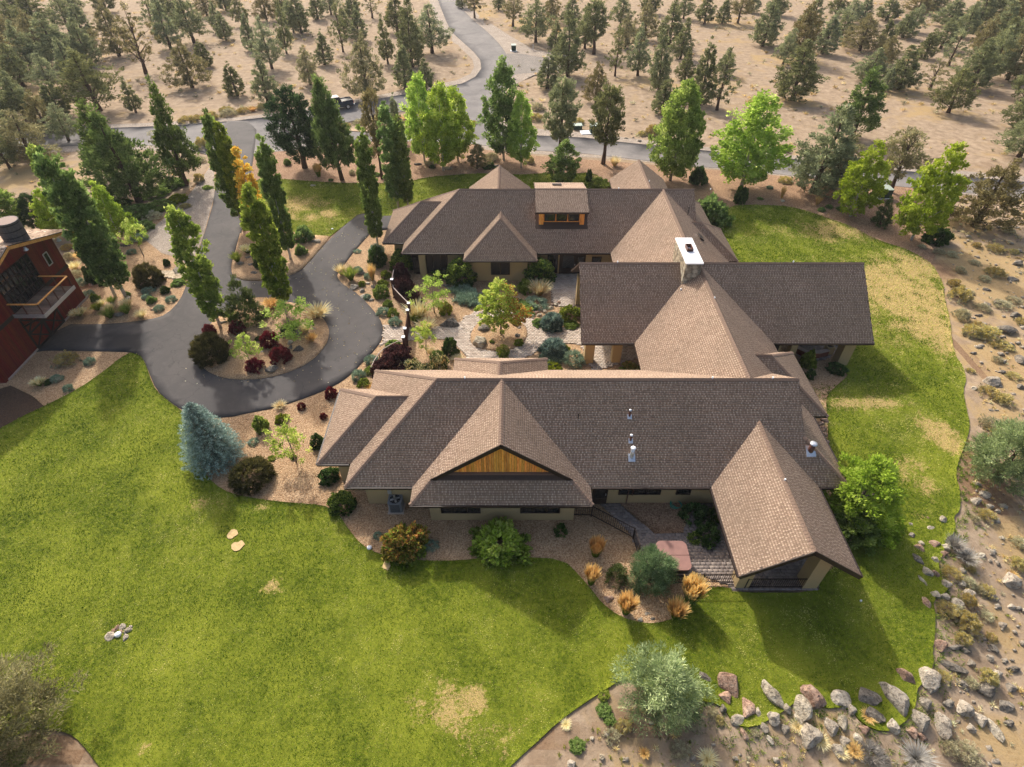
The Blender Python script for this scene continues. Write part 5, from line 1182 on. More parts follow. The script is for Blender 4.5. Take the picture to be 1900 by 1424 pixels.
M['flag'] = rockmat('pale_flagstone', rgb(170,150,122), rgb(198,180,152), rgb(218,204,180))
def rock_mesh(seed, mat, sub=3):
    bm = bmesh.new(); bmesh.ops.create_icosphere(bm, subdivisions=sub, radius=1.0); rr = random.Random(seed)
    pl = []
    for _ in range(11):
        n = Vector((rr.gauss(0, 1), rr.gauss(0, 1), rr.gauss(0, .8))).normalized(); pl.append((n, rr.uniform(.50, .82)))
    for v in bm.verts:
        for n, d in pl:
            t = v.co.dot(n)
            if t > d: v.co -= n * (t - d) * .96
        f = 1 + .13 * noise.noise(v.co * 1.7 + Vector((seed, 0, 0))) + .06 * noise.noise(v.co * 5 + Vector((0, seed, 0)))
        v.co *= f; v.co.z = max(v.co.z, -.35)
    me = bpy.data.meshes.new('boulder'); bm.to_mesh(me); bm.free(); me.materials.append(M[mat]); return me
RK = {m: [rock_mesh(200 + i * 7 + j * 31, 'rock_' + m) for i in range(4)] for j, m in enumerate(('grey', 'pink', 'pale', 'dark'))}
RN = {'grey': 'grey pitted boulder', 'pink': 'pinkish brown boulder', 'pale': 'pale tan boulder', 'dark': 'dark basalt boulder'}
def rock(px, py, wpx, hpx, mat='grey', where='', ang=0.0, name='boulder', size=None, desc=None):
    x, y, z = G(px, py + hpx * .15); d = dep(y, .3) / F_PX
    w = wpx * d / 2; l = hpx * d / 2 * 1.15; me = RK[mat][int(px * 3 + py) % 4]
    hz = min(w, l) * .8
    adj = '' if wpx * d > .9 else 'small '
    if wpx * d > 1.5: adj = 'large '
    o = link(name, me, None, (x, y, z + hz * .14 + bedz(x, y)), (0, 0, ang), (w * 1.12, l * 1.12, hz * 1.0))
    tag(o, adj + (desc or RN[mat]) + ' ' + where, 'rock'); return o
w_ = 'in boulder row below the lawn'
for a in [(1307,1254,18,22,'dark',.5),(1355,1268,40,44,'pink',.7),(1345,1291,22,24,'pink',.6),(1386,1308,26,38,'pink',-.3),(1406,1321,14,18,'pale',0),(1433,1284,34,56,'pale',.6),(1460,1315,20,18,'pale',.4),(1485,1307,36,38,'pale',.1),(1512,1292,48,44,'pink',.2),(1433,1330,28,22,'grey',.2),
          (1558,1293,32,30,'grey',.8),(1580,1316,18,18,'grey',0),(1611,1290,40,34,'dark',.3),(1622,1325,34,28,'dark',0),(1479,1333,14,18,'pale',.5),(1562,1338,22,30,'pale',-.4),(1542,1346,26,30,'grey',.3),(1502,1362,48,40,'grey',.1),(1456,1352,20,16,'grey',.4),(1417,1348,14,16,'grey',.2),(1382,1362,16,24,'pink',.2),
          (1367,1334,26,16,'grey',.5),(1342,1315,16,14,'dark',.2),(1427,1370,10,16,'grey',.4),(1567,1375,22,18,'grey',.2),(1553,1390,24,26,'grey',.3),(1590,1368,16,16,'pale',.5),(1602,1352,18,16,'pink',.2),(1655,1345,28,24,'grey',.1)]: rock(a[0], a[1], a[2], a[3], a[4], w_, a[5])
w_ = 'right of the lower lawn corner'
for a in [(1680,1251,30,30,'pink',.8),(1720,1253,44,36,'grey',-.2),(1663,1291,40,58,'grey',.4),(1765,1236,52,18,'dark',-.25),(1783,1266,20,20,'dark',.3),(1728,1276,26,16,'grey',.2),(1716,1304,26,22,'grey',.4),(1706,1334,36,36,'grey',.3),(1745,1338,34,42,'grey',-.2),(1757,1303,22,16,'dark',.1),(1786,1312,42,28,'grey',.5),(1826,1276,36,28,'dark',.2),
          (1818,1334,26,24,'grey',.3),(1842,1348,20,36,'pale',.3),(1865,1308,30,22,'dark',.4),(1875,1276,22,16,'dark',.3),(1878,1240,26,12,'dark',0),(1840,1200,16,20,'dark',.3),(1835,1220,16,12,'grey',0),(1745,1198,30,20,'pink',.2),(1770,1200,30,10,'dark',.1),(1690,1356,20,22,'pink',.5),(1712,1368,18,16,'pink',.3),(1800,1350,20,16,'grey',.2),(1870,1340,18,14,'dark',0),(1800,1230,20,14,'grey',.4),(1850,1250,20,14,'grey',.2)]: rock(a[0], a[1], a[2], a[3], a[4], w_, a[5])
w_ = 'along ragged right lawn edge'
for a in [(1718,1117,20,20,'pink',.2),(1735,1103,24,14,'pale',.1),(1752,1106,26,12,'grey',-.3),(1775,1118,20,18,'grey',.2),(1718,1060,20,20,'grey',.5),(1700,1034,14,26,'dark',.5),(1704,1014,14,20,'pink',.6),(1737,1065,18,16,'pink',.4),(1753,1082,22,14,'grey',-.4),(1733,1010,22,14,'pink',0),(1754,1015,16,14,'pale',.4),(1733,1038,14,12,'grey',.3),(1709,1075,10,20,'pale',.3),(1751,1028,18,10,'pink',.2),(1708,1008,16,10,'pale',.2),(1782,1083,18,14,'pale',.3),(1797,1100,22,14,'grey',.1),(1832,1105,20,14,'dark',.2),
          (1873,1075,44,28,'grey',.3),(1885,1085,18,14,'grey',0),(1749,964,22,14,'pale',.5),(1725,980,16,8,'grey',.3),(1688,973,10,7,'grey',0),(1690,992,12,12,'dark',.2),(1722,962,9,6,'pink',0),(1800,1116,16,10,'grey',0),(1840,1028,12,6,'dark',.2),(1858,998,12,8,'pale',0),(1820,1030,16,8,'pale',.3),(1790,1205,20,14,'dark',0),(1860,1160,18,12,'grey',.3),(1875,1125,20,10,'grey',.2)]: rock(a[0], a[1], a[2], a[3], a[4], w_, a[5])
w_ = 'on dry slope right of east lawn'
for a in [(1863,611,42,20,'dark',-.2),(1830,537,14,9,'dark',0),(1878,517,20,14,'dark',.2),(1855,562,26,14,'dark',.2),(1838,707,38,20,'grey',.2),(1886,488,20,16,'dark',.3),(1895,668,22,24,'dark',.2),(1884,585,26,14,'dark',0),(1893,718,16,12,'dark',0),(1806,720,12,8,'pale',.2),(1830,565,14,8,'grey',0),(1785,575,14,8,'dark',0),(1826,917,20,14,'grey',.2),(1810,930,24,14,'grey',.3),(1836,940,16,10,'grey',0),(1850,948,14,8,'grey',0),(1858,690,16,8,'dark',0),(1875,640,18,10,'dark',0),(1805,655,12,6,'dark',0),(1815,585,14,6,'dark',0),(1848,808,14,8,'pale',0),(1815,832,16,6,'dark',0)]: rock(a[0], a[1], a[2], a[3], a[4], w_, a[5])
w_ = 'on the round gravel island'
for a in [(505,687,22,18,'dark',.5),(555,652,24,13,'dark',.3),(541,650,10,9,'dark',0),(540,641,12,10,'grey',0),(554,622,18,18,'dark',.2),(521,631,14,7,'grey',.2),(416,602,14,7,'dark',.2),(490,634,12,6,'dark',0),(583,614,10,5,'grey',0),(487,658,12,5,'grey',0),(558,608,14,6,'grey',0)]: rock(a[0], a[1], a[2], a[3], a[4], w_, a[5])
w_ = 'on the upper gravel island'
for a in [(447,491,14,10,'dark',0),(467,493,12,9,'dark',0),(473,508,13,11,'dark',.4),(462,480,12,8,'dark',.3),(588,450,26,10,'grey',0),(580,345,14,5,'grey',0)]: rock(a[0], a[1], a[2], a[3], a[4], w_, a[5])
w_ = 'in gravel bed beside courtyard fence'
for a in [(656,533,20,13,'grey',0),(673,507,10,9,'dark',0),(693,532,9,9,'dark',0),(672,540,12,9,'grey',.3),(675,550,14,9,'grey',0),(689,557,11,7,'grey',.2),(682,526,13,6,'pale',0)]: rock(a[0], a[1], a[2], a[3], a[4], w_, a[5])
rock(835, 600, 44, 24, 'dark', 'flat topped beside the left of the courtyard ring path', -.05, desc='dark slab boulder')
rock(889, 634, 30, 28, 'pale', 'at the left of the maple circle', 0); rock(897, 609, 28, 20, 'dark', 'at the back left of the maple circle', .3)
for a in [(941,606,14,12,'dark',.2),(939,622,10,12,'dark',0),(959,623,14,11,'dark',0),(963,609,9,9,'dark',.4),(921,632,10,6,'dark',0)]: rock(a[0], a[1], a[2], a[3], a[4], 'inside the maple circle', a[5])
rock(856, 536, 22, 14, 'dark', 'in front of the rear wing shrubs'); rock(828, 530, 12, 8, 'dark', 'in front of the rear wing doors')
for i, a in enumerate([(988,587),(994,580),(1000,585),(1004,575),(1011,578),(1015,570),(1022,572),(1025,565),(1032,566),(1037,561)]): rock(a[0], a[1], 12, 8, 'pink' if i % 2 else 'pale', 'in the low stone edging beside the courtyard patio', .3 * i)
w_ = 'in the gravel bed above the barn drive'
for a in [(333,500,22,20,'grey',.3),(221,583,18,12,'dark',0),(186,560,12,8,'pale',0),(238,553,10,8,'grey',0),(170,528,14,8,'grey',0),(283,575,12,6,'pink',0),(232,455,20,8,'dark',0),(108,703,20,12,'grey',-.6)]: rock(a[0], a[1], a[2], a[3], a[4], w_, a[5])
w_ = 'in little rock pile on lawn'
for a in [(205,1180,20,16,'grey',.4),(218,1165,14,12,'pink',0),(228,1163,14,12,'grey',.3),(238,1170,18,12,'grey',.2),(234,1182,12,18,'grey',.4),(226,1174,12,10,'pink',0),(211,1172,12,10,'pink',.2),(243,1164,10,8,'grey',0)]: rock(a[0], a[1], a[2], a[3], a[4], w_, a[5])
w_ = 'in the tip of the front planting bed'
for a in [(1188,1150,14,10,'grey',0),(1200,1140,20,10,'grey',.2),(1128,1110,20,16,'pink',.2),(1210,1148,10,8,'dark',0)]: rock(a[0], a[1], a[2], a[3], a[4], w_, a[5])
w_ = 'on dry ground at bottom edge'
for a in [(1059,1416,20,14,'grey',0),(1116,1405,12,11,'pale',0),(1125,1362,12,10,'pale',0),(1098,1370,10,7,'pale',0)]: rock(a[0], a[1], a[2], a[3], a[4], w_, a[5])
for a in [(860,140,6),(1020,148,6)]: pass
w_ = 'on sandy verge beyond the road'
for a in [(1162,257,7,5,'dark',0),(1175,256,6,4,'dark',0),(1186,262,9,5,'dark',0),(1172,249,5,4,'dark',0),(963,160,9,5,'dark',0),(955,148,8,4,'dark',0),(775,305,14,7,'dark',0),(800,303,16,6,'dark',0),(830,313,20,8,'grey',0),(840,310,14,7,'pink',0),(922,308,14,7,'dark',0),(1501,355,7,7,'pale',0),(1451,373,9,6,'pale',0)]: rock(a[0], a[1], a[2], a[3], a[4], 'near the road behind the house' if a[1] > 290 else w_, a[5])
smallstones(3800, 9)
# ------------------------------------------------------------------ paving: every paver real geometry, too small to pick apart singly
def paving(name, poly, z, w, l, holes, mat, seed, rot=0.0, joint=.004, irregular=0.0):
    r = np.random.default_rng(seed); xs = [p[0] for p in poly]; ys = [p[1] for p in poly]; cx, cy = sum(xs) / len(xs), sum(ys) / len(ys)
    R = max(max(xs) - min(xs), max(ys) - min(ys)); nx = int(R / l) + 2; ny = int(R / w) + 2
    V = []; Fs = []; T = []; c, s = math.cos(rot), math.sin(rot)
    U, Vv = np.meshgrid(np.arange(-nx, nx), np.arange(-ny, ny), indexing='ij')
    u = (U + .5 * (Vv % 2)) * l; v = Vv * w; X = cx + u * c - v * s; Y = cy + u * s + v * c
    k = inpoly(X, Y, poly)
    for h in holes: k &= ~inpoly(X, Y, h)
    X = X[k]; Y = Y[k]; n = len(X); hw = w / 2 - joint; hl = l / 2 - joint
    cor = [(-hl, -hw), (hl, -hw), (hl, hw), (-hl, hw)]; zz = z + r.uniform(0, .008, n); arr = np.empty((n * 8, 3))
    for j, (a, b) in enumerate(cor):
        for q in (0, 1):
            sh = .94 if q else 1
            arr[j + 4 * q::8, 0] = X + a * sh * c - b * sh * s; arr[j + 4 * q::8, 1] = Y + a * sh * s + b * sh * c; arr[j + 4 * q::8, 2] = zz - (0 if q else .03)
    b = np.arange(n)[:, None] * 8
    F_ = np.concatenate([b + np.array([[4, 5, 6, 7]]), b + [[0, 1, 5, 4]], b + [[1, 2, 6, 5]], b + [[2, 3, 7, 6]], b + [[3, 0, 4, 7]]])
    T = np.tile(np.clip(r.normal(.5, .22, n), 0, 1), 5)
    return stuff(link(name, mesh_np(name, arr, F_, mat, {'tone': T})))
def pavemat(name, a, b_, c_):
    m, nt, b = nmat(name, .9, .2); t = attr(nt, 'tone'); n = noise_n(nt, .6, 5); n2 = noise_n(nt, 18, 4)
    c = ramp(nt, t, [(0, a), (.5, b_), (1, c_)]); c = mixc(nt, ramp(nt, n, [(.35, .35), (.65, 0.0)]), c, a); c = mixc(nt, ramp(nt, n2, [(.4, .3), (.6, 0.0)]), c, tuple(x * .7 for x in b_[:3]) + (1,))
    nt.links.new(c, b.inputs['Base Color']); return m
M['paver'] = pavemat('sand_paver', rgb(164,148,132), rgb(192,176,160), rgb(212,198,182))
M['joint'] = simple('paver_joint_sand', rgb(128,114,100), .95, .15, 8)
M['paver2'] = pavemat('grey_brown_paver', rgb(112,102,98), rgb(140,128,120), rgb(166,152,140))
for nm, pl, mt_, hl, w__, l__, rt, dz in (('courtyard_path', PAVE, 'paver', [CIRC], .2, .3, 0.0, .05), ('patio_floor', PATIO, 'paver2', [], .22, .3, 0.0, .07), ('covered_patio_floor', WPATIO, 'paver2', [], .22, .3, 0.0, .05)):
    base = struct(sheet(nm, pl, dz - .02, M['joint'], 0, holes=hl, thick=.05))
    p_ = paving('pavers', pl, dz, w__, l__, hl, M[mt_], 5, rt); p_.parent = base
struct(sheet('maple_bed', CIRC, .08, M['gravel'], .5, zf=mound(CIRC, .12), thick=.08))
gp = P([(1145,932),(1215,925),(1290,925),(1262,955),(1268,990),(1215,992)])
struct(sheet('gravel_pocket', gp, .10, M['gravel2'], .8, thick=.06))
# flagstones on the path left of the round island
def flags(cx, cy, pts, z=.06):
    pass
fs = empty('flagstone_path', (*g0(320, 512), 0)); 
fx, fy = g0(320, 512); rr = random.Random(8); n_ = 0
for i in range(7):
    for j in range(2):
        px, py = 300 + i * 8.5 + rr.uniform(-1, 1), 506 + j * 7 + i * .3 + rr.uniform(-1, 1); x, y = g0(px, py)
        pl = [(x + rr.uniform(.30, .42) * math.cos(a) - fx, y + rr.uniform(.34, .5) * math.sin(a) - fy) for a in [k * 2 * math.pi / 6 + .3 for k in range(6)]]
        b_ = MB(); b_.prism(pl, 0, .08 + rr.uniform(0, .02)); b_.build('flagstone', M['flag'], fs)
tag(fs, 'short path of pale irregular flagstones left of the driveway', 'path')

# ------------------------------------------------------------------ metal railings
def railing(pts, h=1.0, sp=.13, label='', name='railing', mat='darktrim'):
    o = empty(name, (pts[0][0], pts[0][1], .05)); ox, oy = pts[0]
    for (ax, ay), (bx, by) in zip(pts[:-1], pts[1:]):
        L = math.hypot(bx - ax, by - ay)
        for q in (h, .12):
            b_ = MB(); b_.bar((ax - ox, ay - oy, q), (bx - ox, by - oy, q), .05, .035); b_.build('rail', M[mat], o)
        b_ = MB()
        for i in range(1, int(L / sp)):
            t = i * sp / L; b_.bar((ax + (bx - ax) * t - ox, ay + (by - ay) * t - oy, .1), (ax + (bx - ax) * t - ox, ay + (by - ay) * t - oy, h), .022)
        stuff(b_.build('balusters', M[mat], o))
    for (ax, ay) in pts:
        b_ = MB(); b_.box((ax - ox, ay - oy, h / 2 + .02), (.07, .07, h + .06)); b_.build('post', M[mat], o)
    tag(o, label, 'railing')
railing(P([(1057,958),(1097,959),(1174,1000),(1183,1030),(1198,1066)]), 1.0, .13, 'dark metal railing stepping down beside the paved walk on the front side')
railing([g0(1250, 1084), g0(1300, 1083), g0(1362, 1083)], .95, .12, 'dark metal railing between the hot tub and the covered patio pillar')
railing([(13.0, 17.0), (16.85, 17.0)], .95, .12, 'dark metal railing between the two patio pillars')
# ------------------------------------------------------------------ curved courtyard fence
o = empty('courtyard_fence', (*g0(737, 560), 0)); ox, oy = g0(737, 560)
M['corten'] = simple('rusty_brown_steel', rgb(78,50,42), .8, .3, 5)
top1 = [(737,487),(730,503),(727,519),(730,534),(741,546),(758,563)]
def fence_run(pxs, h):
    W = [g0(a, b, h) for a, b in pxs]
    W = [(x - ox, y - oy) for x, y in W]
    for a, b in zip(W[:-1], W[1:]):
        L = math.dist(a, b); n = max(2, int(L / .22))
        for i in range(n):
            t = (i + .5) / n; p = (a[0] + (b[0] - a[0]) * t, a[1] + (b[1] - a[1]) * t); ang = math.atan2(b[1] - a[1], b[0] - a[0])
            b_ = MB(); b_.box((p[0], p[1], h / 2), (L / n - .02, .04, h - .1 + random.uniform(-.02, .02)), ang, random.random()); b_.build('fence_board', M['corten'], o)
        b_ = MB(); b_.bar((a[0], a[1], h), (b[0], b[1], h), .09, .06); b_.build('top_rail', M['paverrail'], o)
    return W
M['paverrail'] = simple('pale_weathered_rail', rgb(168,150,138), .8, .1, 9)
W1 = fence_run(top1, 1.15)
for a, b in zip([(747,630),(728,638),(712,647),(703,656),(695,668)], [(728,638),(712,647),(703,656),(695,668),(688,682)]):
    a = g0(*a, 1.0); b = g0(*b, 1.0); b_ = MB(); b_.bar((a[0]-ox, a[1]-oy, 1.0), (b[0]-ox, b[1]-oy, 1.0), .05, .05); b_.build('top_rail', M['paverrail'], o); b_ = MB(); b_.box((b[0]-ox, b[1]-oy, .5), (.06, .06, 1.0)); b_.build('post', M['corten'], o)
for (a, b, h) in ((727,519,1.65),(758,563,1.65),(756,576,1.65),(751,610,1.8),(748,626,1.8)):
    x, y = g0(a, b, h); p_ = empty('post', (x - ox, y - oy, 0)); p_.parent = o
    b_ = MB(); b_.box((0, 0, h / 2), (.2, .2, h)); b_.build('post_shaft', M['corten'], p_); b_ = MB(); b_.box((0, 0, h + .03), (.26, .26, .06)); b_.build('post_cap', M['white'], p_)
ga = g0(756, 576, 1.6); gb = g0(751, 610, 1.6)
gt_ = empty('gate', ((ga[0] + gb[0]) / 2 - ox, (ga[1] + gb[1]) / 2 - oy, 0)); gt_.parent = o
L = math.dist(ga, gb); an = math.atan2(gb[1] - ga[1], gb[0] - ga[0])
for i in range(9):
    t = (i + .5) / 9 - .5; b_ = MB(); b_.box((math.cos(an) * t * L * .9, math.sin(an) * t * L * .9, .8), (L * .085, .04, 1.45), an); b_.build('gate_board', M['corten'], gt_)
tag(o, 'curved rusty brown courtyard fence with white capped posts and gate', 'fence')

# ------------------------------------------------------------------ hot tub, heat pump, hose and small fittings
M['vinyl'] = simple('brown_vinyl_cover', rgb(140,104,94), .5, .12, 3); M['tubside'] = simple('dark_tub_panel', rgb(58,54,52), .6, .1, 6)
x, y = g0(1248, 1072); ht = empty('hot_tub', (x + .05, y + .85, .05)); ht.scale = (.84, .86, 1)
def rrect(w, d, r_, n=6):
    out = []
    for cx_, cy_, a0_ in ((w/2 - r_, d/2 - r_, 0), (-w/2 + r_, d/2 - r_, 90), (-w/2 + r_, -d/2 + r_, 180), (w/2 - r_, -d/2 + r_, 270)):
        for i in range(n): a = math.radians(a0_ + 90 * i / (n - 1)); out.append((cx_ + r_ * math.cos(a), cy_ + r_ * math.sin(a)))
    return out
b_ = MB(); b_.prism(rrect(2.0, 2.1, .35), 0, .78); b_.build('tub_shell', M['tubside'], ht)
for s in (-1, 1):
    b_ = MB(); pl = [p for p in rrect(2.12, 2.2, .4) if p[1] * s >= 0]; pl += [(pl[-1][0], .015 * s), (pl[0][0], .015 * s)]; b_.prism(pl if s > 0 else pl, .79, .9); b_.build('tub_cover', M['vinyl'], ht)
tag(ht, 'hot tub with brown folding cover on the front patio', 'hot tub')
x, y = g0(735, 952); ac = empty('heat_pump', (x, y + .35, .02))
M['acgrey'] = simple('grey_painted_steel', rgb(128,130,132), .5, .08, 8); M['black'] = simple('black_plastic', rgb(26,26,28), .5, .1, 8)
b_ = MB(); b_.prism(rrect(.85, .8, .12), .05, .92); b_.build('casing', M['acgrey'], ac)
b_ = MB(); b_.box((0, 0, .03), (1.0, .95, .06)); b_.build('concrete_pad', M['paver'], ac)
b_ = MB(); b_.tube([(0, 0, .90), (0, 0, .935)], [.34, .34], 20); b_.build('fan_opening', M['black'], ac)
b_ = MB()
for k in range(4): a = k * math.pi / 2 + .4; b_.bar((0, 0, .955), (math.cos(a) * .3, math.sin(a) * .3, .955), .12, .01)
b_.build('fan_blade', M['galv'], ac)
b_ = MB()
for k in range(12): a = k * math.pi / 6; b_.bar((math.cos(a) * .05, math.sin(a) * .05, .985), (math.cos(a) * .36, math.sin(a) * .36, .96), .012)
stuff(b_.build('fan_guard', M['acgrey'], ac))
b_ = MB()
for k in range(14): b_.box((0, -.403, .12 + k * .055), (.6, .012, .018))
stuff(b_.build('louvres', M['black'], ac))
tag(ac, 'grey heat pump unit with round top fan beside the front gable', 'air conditioner')
b_ = MB(); b_.box((0, 0, 0), (.22, .12, .32)); eb = b_.build('electric_box', M['galv'], None, loc=(g0(723, 916, 1.2)[0], 22.72, 1.3)); tag(eb, 'small grey electric box on the wall above the heat pump', 'electric box')
x, y = g0(1253, 940); hb = MB(); pts = []
for i in range(60): a = i * .42; r_ = .32 + .05 * math.sin(i * .9); pts.append((math.cos(a) * r_, math.sin(a) * r_, .06 + .0035 * i))
hb.tube(pts, .02, 5); M['hose'] = simple('green_rubber_hose', rgb(44,140,116), .45, .1, 8)
hs = hb.build('garden_hose', M['hose'], None, True, loc=(x, y, .06)); tag(hs, 'coiled green garden hose by the front wall', 'hose')
b_ = MB(); b_.tube([(0, 0, 0), (0, 0, 1.6), (.28, 0, 1.62), (.28, 0, .9)], .03, 6); sp_ = b_.build('wall_pipe', M['rust'], None, True, loc=(g0(1160, 930)[0], 22.72, 0)); tag(sp_, 'thin brown pipe bent against the front wall beside the window', 'pipe')
def lid(px, py, r_, mat, label, h=.06):
    x, y, z = G(px, py); b_ = MB(); b_.tube([(0, 0, 0), (0, 0, h), (0, 0, h + .05)], [r_, r_, r_ * .6], 12); o_ = b_.build('valve_cover', M[mat], None, True, loc=(x, y, z + bedz(x, y) + .05)); tag(o_, label, 'valve cover')
lid(686, 1018, .15, 'white', 'round white valve cover on the gravel edge of the front bed'); lid(221, 1180, .16, 'white', 'round white ball shaped cover inside the lawn rock pile', .12); lid(1596, 1117, .06, 'white', 'tiny white dot cover on the shaded lawn beside the patio'); lid(617, 427, .12, 'white', 'white disc cover on the rear lawn by the driveway')
M['boxgreen'] = simple('dark_green_utility_paint', rgb(46,66,52), .5, .1, 6); M['boxtop'] = simple('pale_green_utility_top', rgb(172,184,170), .5, .06, 6)
def util(px, py, w, d, h, label, pad=None, light=False):
    x, y, z = G(px, py); o_ = empty('utility_box', (x, y, max(z, 0) + .02), .1)
    b_ = MB(); b_.box((0, 0, h / 2), (w, d, h)); b_.build('cabinet', M['boxgreen'], o_)
    b_ = MB(); b_.add([(-w/2-.03,-d/2-.03,h),(w/2+.03,-d/2-.03,h),(w/2+.03,d/2+.03,h+.12),(-w/2-.03,d/2+.03,h+.12),(-w/2-.03,-d/2-.03,h-.04),(w/2+.03,-d/2-.03,h-.04),(w/2+.03,d/2+.03,h-.04),(-w/2-.03,d/2+.03,h-.04)], [(0,1,2,3),(4,7,6,5),(0,4,5,1),(1,5,6,2),(2,6,7,3),(3,7,4,0)]); b_.build('lid', M['boxtop'], o_)
    if pad: b_ = MB(); b_.box((pad[2], 0, .04), (pad[0], pad[1], .08)); b_.build('concrete_pad', M['white'], o_)
    tag(o_, label, 'utility box')
util(1071, 240, 1.3, .8, .55, 'low green utility box on the road verge, left of the pair'); util(1101, 247, 1.1, 1.0, 1.1, 'green transformer box on a white concrete pad at the road verge', (2.6, 1.5, -.6)); util(953, 95, .9, .9, 1.1, 'green utility box beside the gravel turnout', (1.3, 1.2, 0)); util(1635, 366, 1.5, 1.3, 1.1, 'green utility box between the lime green trees', (1.7, 1.4, -.1))
b_ = MB(); b_.box((0, 0, .6), (.08, .05, 1.2)); x, y, z = G(989, 94); mk = b_.build('marker_post', M['white'], None, loc=(x, y, z)); tag(mk, 'thin white marker post behind the gravel turnout', 'post')
# pot and bench edge on the right covered patio
x, y = g0(1535, 655); pt = empty('planter', (x, y, .05)); M['pot'] = simple('tan_ceramic', rgb(170,150,112), .6, .1, 6); M['dirt'] = simple('potting_soil', rgb(40,32,26), .95, .2, 20)
for dx, dy, w1, d1 in ((-.27,0,.06,.6),(.27,0,.06,.6),(0,-.27,.48,.06),(0,.27,.48,.06)):
    b_ = MB(); b_.box((dx, dy, .35), (w1, d1, .7)); b_.build('side', M['pot'], pt)
b_ = MB(); b_.box((0, 0, .3), (.47, .47, .5)); b_.build('potting_soil', M['dirt'], pt); tag(pt, 'square tan planter beside the right wing patio pillar', 'planter')
pts = [g0(1476, 655), g0(1495, 664), g0(1515, 664), g0(1533, 660)]; wl_ = empty('patio_wall', (*pts[0], 0)); M['redwall'] = simple('red_brown_low_wall', rgb(112,58,40), .8, .15, 5)
for a, b in zip(pts[:-1], pts[1:]):
    c_ = MB(); c_.bar((a[0] - pts[0][0], a[1] - pts[0][1], .28), (b[0] - pts[0][0], b[1] - pts[0][1], .28), .25, .55); c_.build('wall_section', M['redwall'], wl_)
    c_ = MB(); c_.bar((a[0] - pts[0][0], a[1] - pts[0][1], .59), (b[0] - pts[0][0], b[1] - pts[0][1], .59), .34, .06); c_.build('coping', M['paverrail'], wl_)
tag(wl_, 'low curved red brown wall round the right wing patio', 'wall')
# stones on edge of the lower right house corner
for i, (px, py) in enumerate([(1519,785),(1525,795),(1530,806),(1522,808),(1533,820),(1528,832),(1536,842),(1530,780)]): rock(px, py, 16, 12, 'pink', 'edging the right end of front wing', .4 * i)
# sand patches in the turf
SANDM = simple('bare_sand', rgb(196,168,120), .95, .12, 6)
for i, (px, py, rx, ry, lb) in enumerate([(433,992,9,8,'back one'),(442,1015,13,9,'front one'),(718,1050,7,10,'one near the front bed')]):
    rr = random.Random(i); x, y = g0(px, py); d = dep(y) / F_PX
    pl = [(x + rx * d * rr.uniform(.7, 1.2) * math.cos(a), y + ry * d * 1.35 * rr.uniform(.6, 1.25) * math.sin(a)) for a in [k * math.pi / 7 for k in range(14)]]
    struct(sheet('sand_patch', smooth(pl, 1), .10, SANDM, 0))

lr = np.random.default_rng(77); LX, LY = lr.uniform(-26, -8, 1600), lr.uniform(34, 60, 1600); kk_ = inpoly(LX, LY, DRIVE) & (lr.random(1600) < .45); LX, LY = LX[kk_], LY[kk_]
V_, F_ = leaf_quads(np.stack([LX, LY, np.full(len(LX), .065)], 1), np.stack([lr.normal(size=len(LX)), lr.normal(size=len(LX)), np.full(len(LX), .15)], 1), .11, .08, lr)
stuff(tag(link('fallen_leaves', mesh_np('fallen_leaves', V_, F_, L_['straw'], {'tone': lr.random(len(LX))})), 'pale fallen leaves scattered over the driveway', 'leaves'))
# ------------------------------------------------------------------ vehicles
def wheel(par, x, y, r_=.38, w=.25):
    o_ = empty('wheel', (x, y, r_)); o_.parent = par
    b_ = MB(); b_.tube([(0, -w/2, 0), (0, w/2, 0)], [r_, r_], 16); b_.build('tyre', M['black'], o_)
    b_ = MB(); b_.tube([(0, -w/2 - .01, 0), (0, w/2 + .01, 0)], [r_ * .6, r_ * .6], 12); b_.build('rim', M['galv'], o_)
def loft(mb, secs):
    """cross sections (x, [(y,z)...]) joined into a hull"""
    n = len(secs[0][1]); vs = [(x, a, b) for x, s in secs for a, b in s]; fs = []
    for i in range(len(secs) - 1):
        for k in range(n): fs.append((i*n + k, (i+1)*n + k, (i+1)*n + (k+1) % n, i*n + (k+1) % n))
    fs.append(tuple(range(n))); fs.append(tuple((len(secs)-1)*n + n - 1 - k for k in range(n))); mb.add(vs, fs)
def sec(w, z0, z1, ch=.1): return [(-w+ch, z0), (w-ch, z0), (w, z0+ch), (w, z1-ch), (w-ch, z1), (-w+ch, z1), (-w, z1-ch), (-w, z0+ch)]
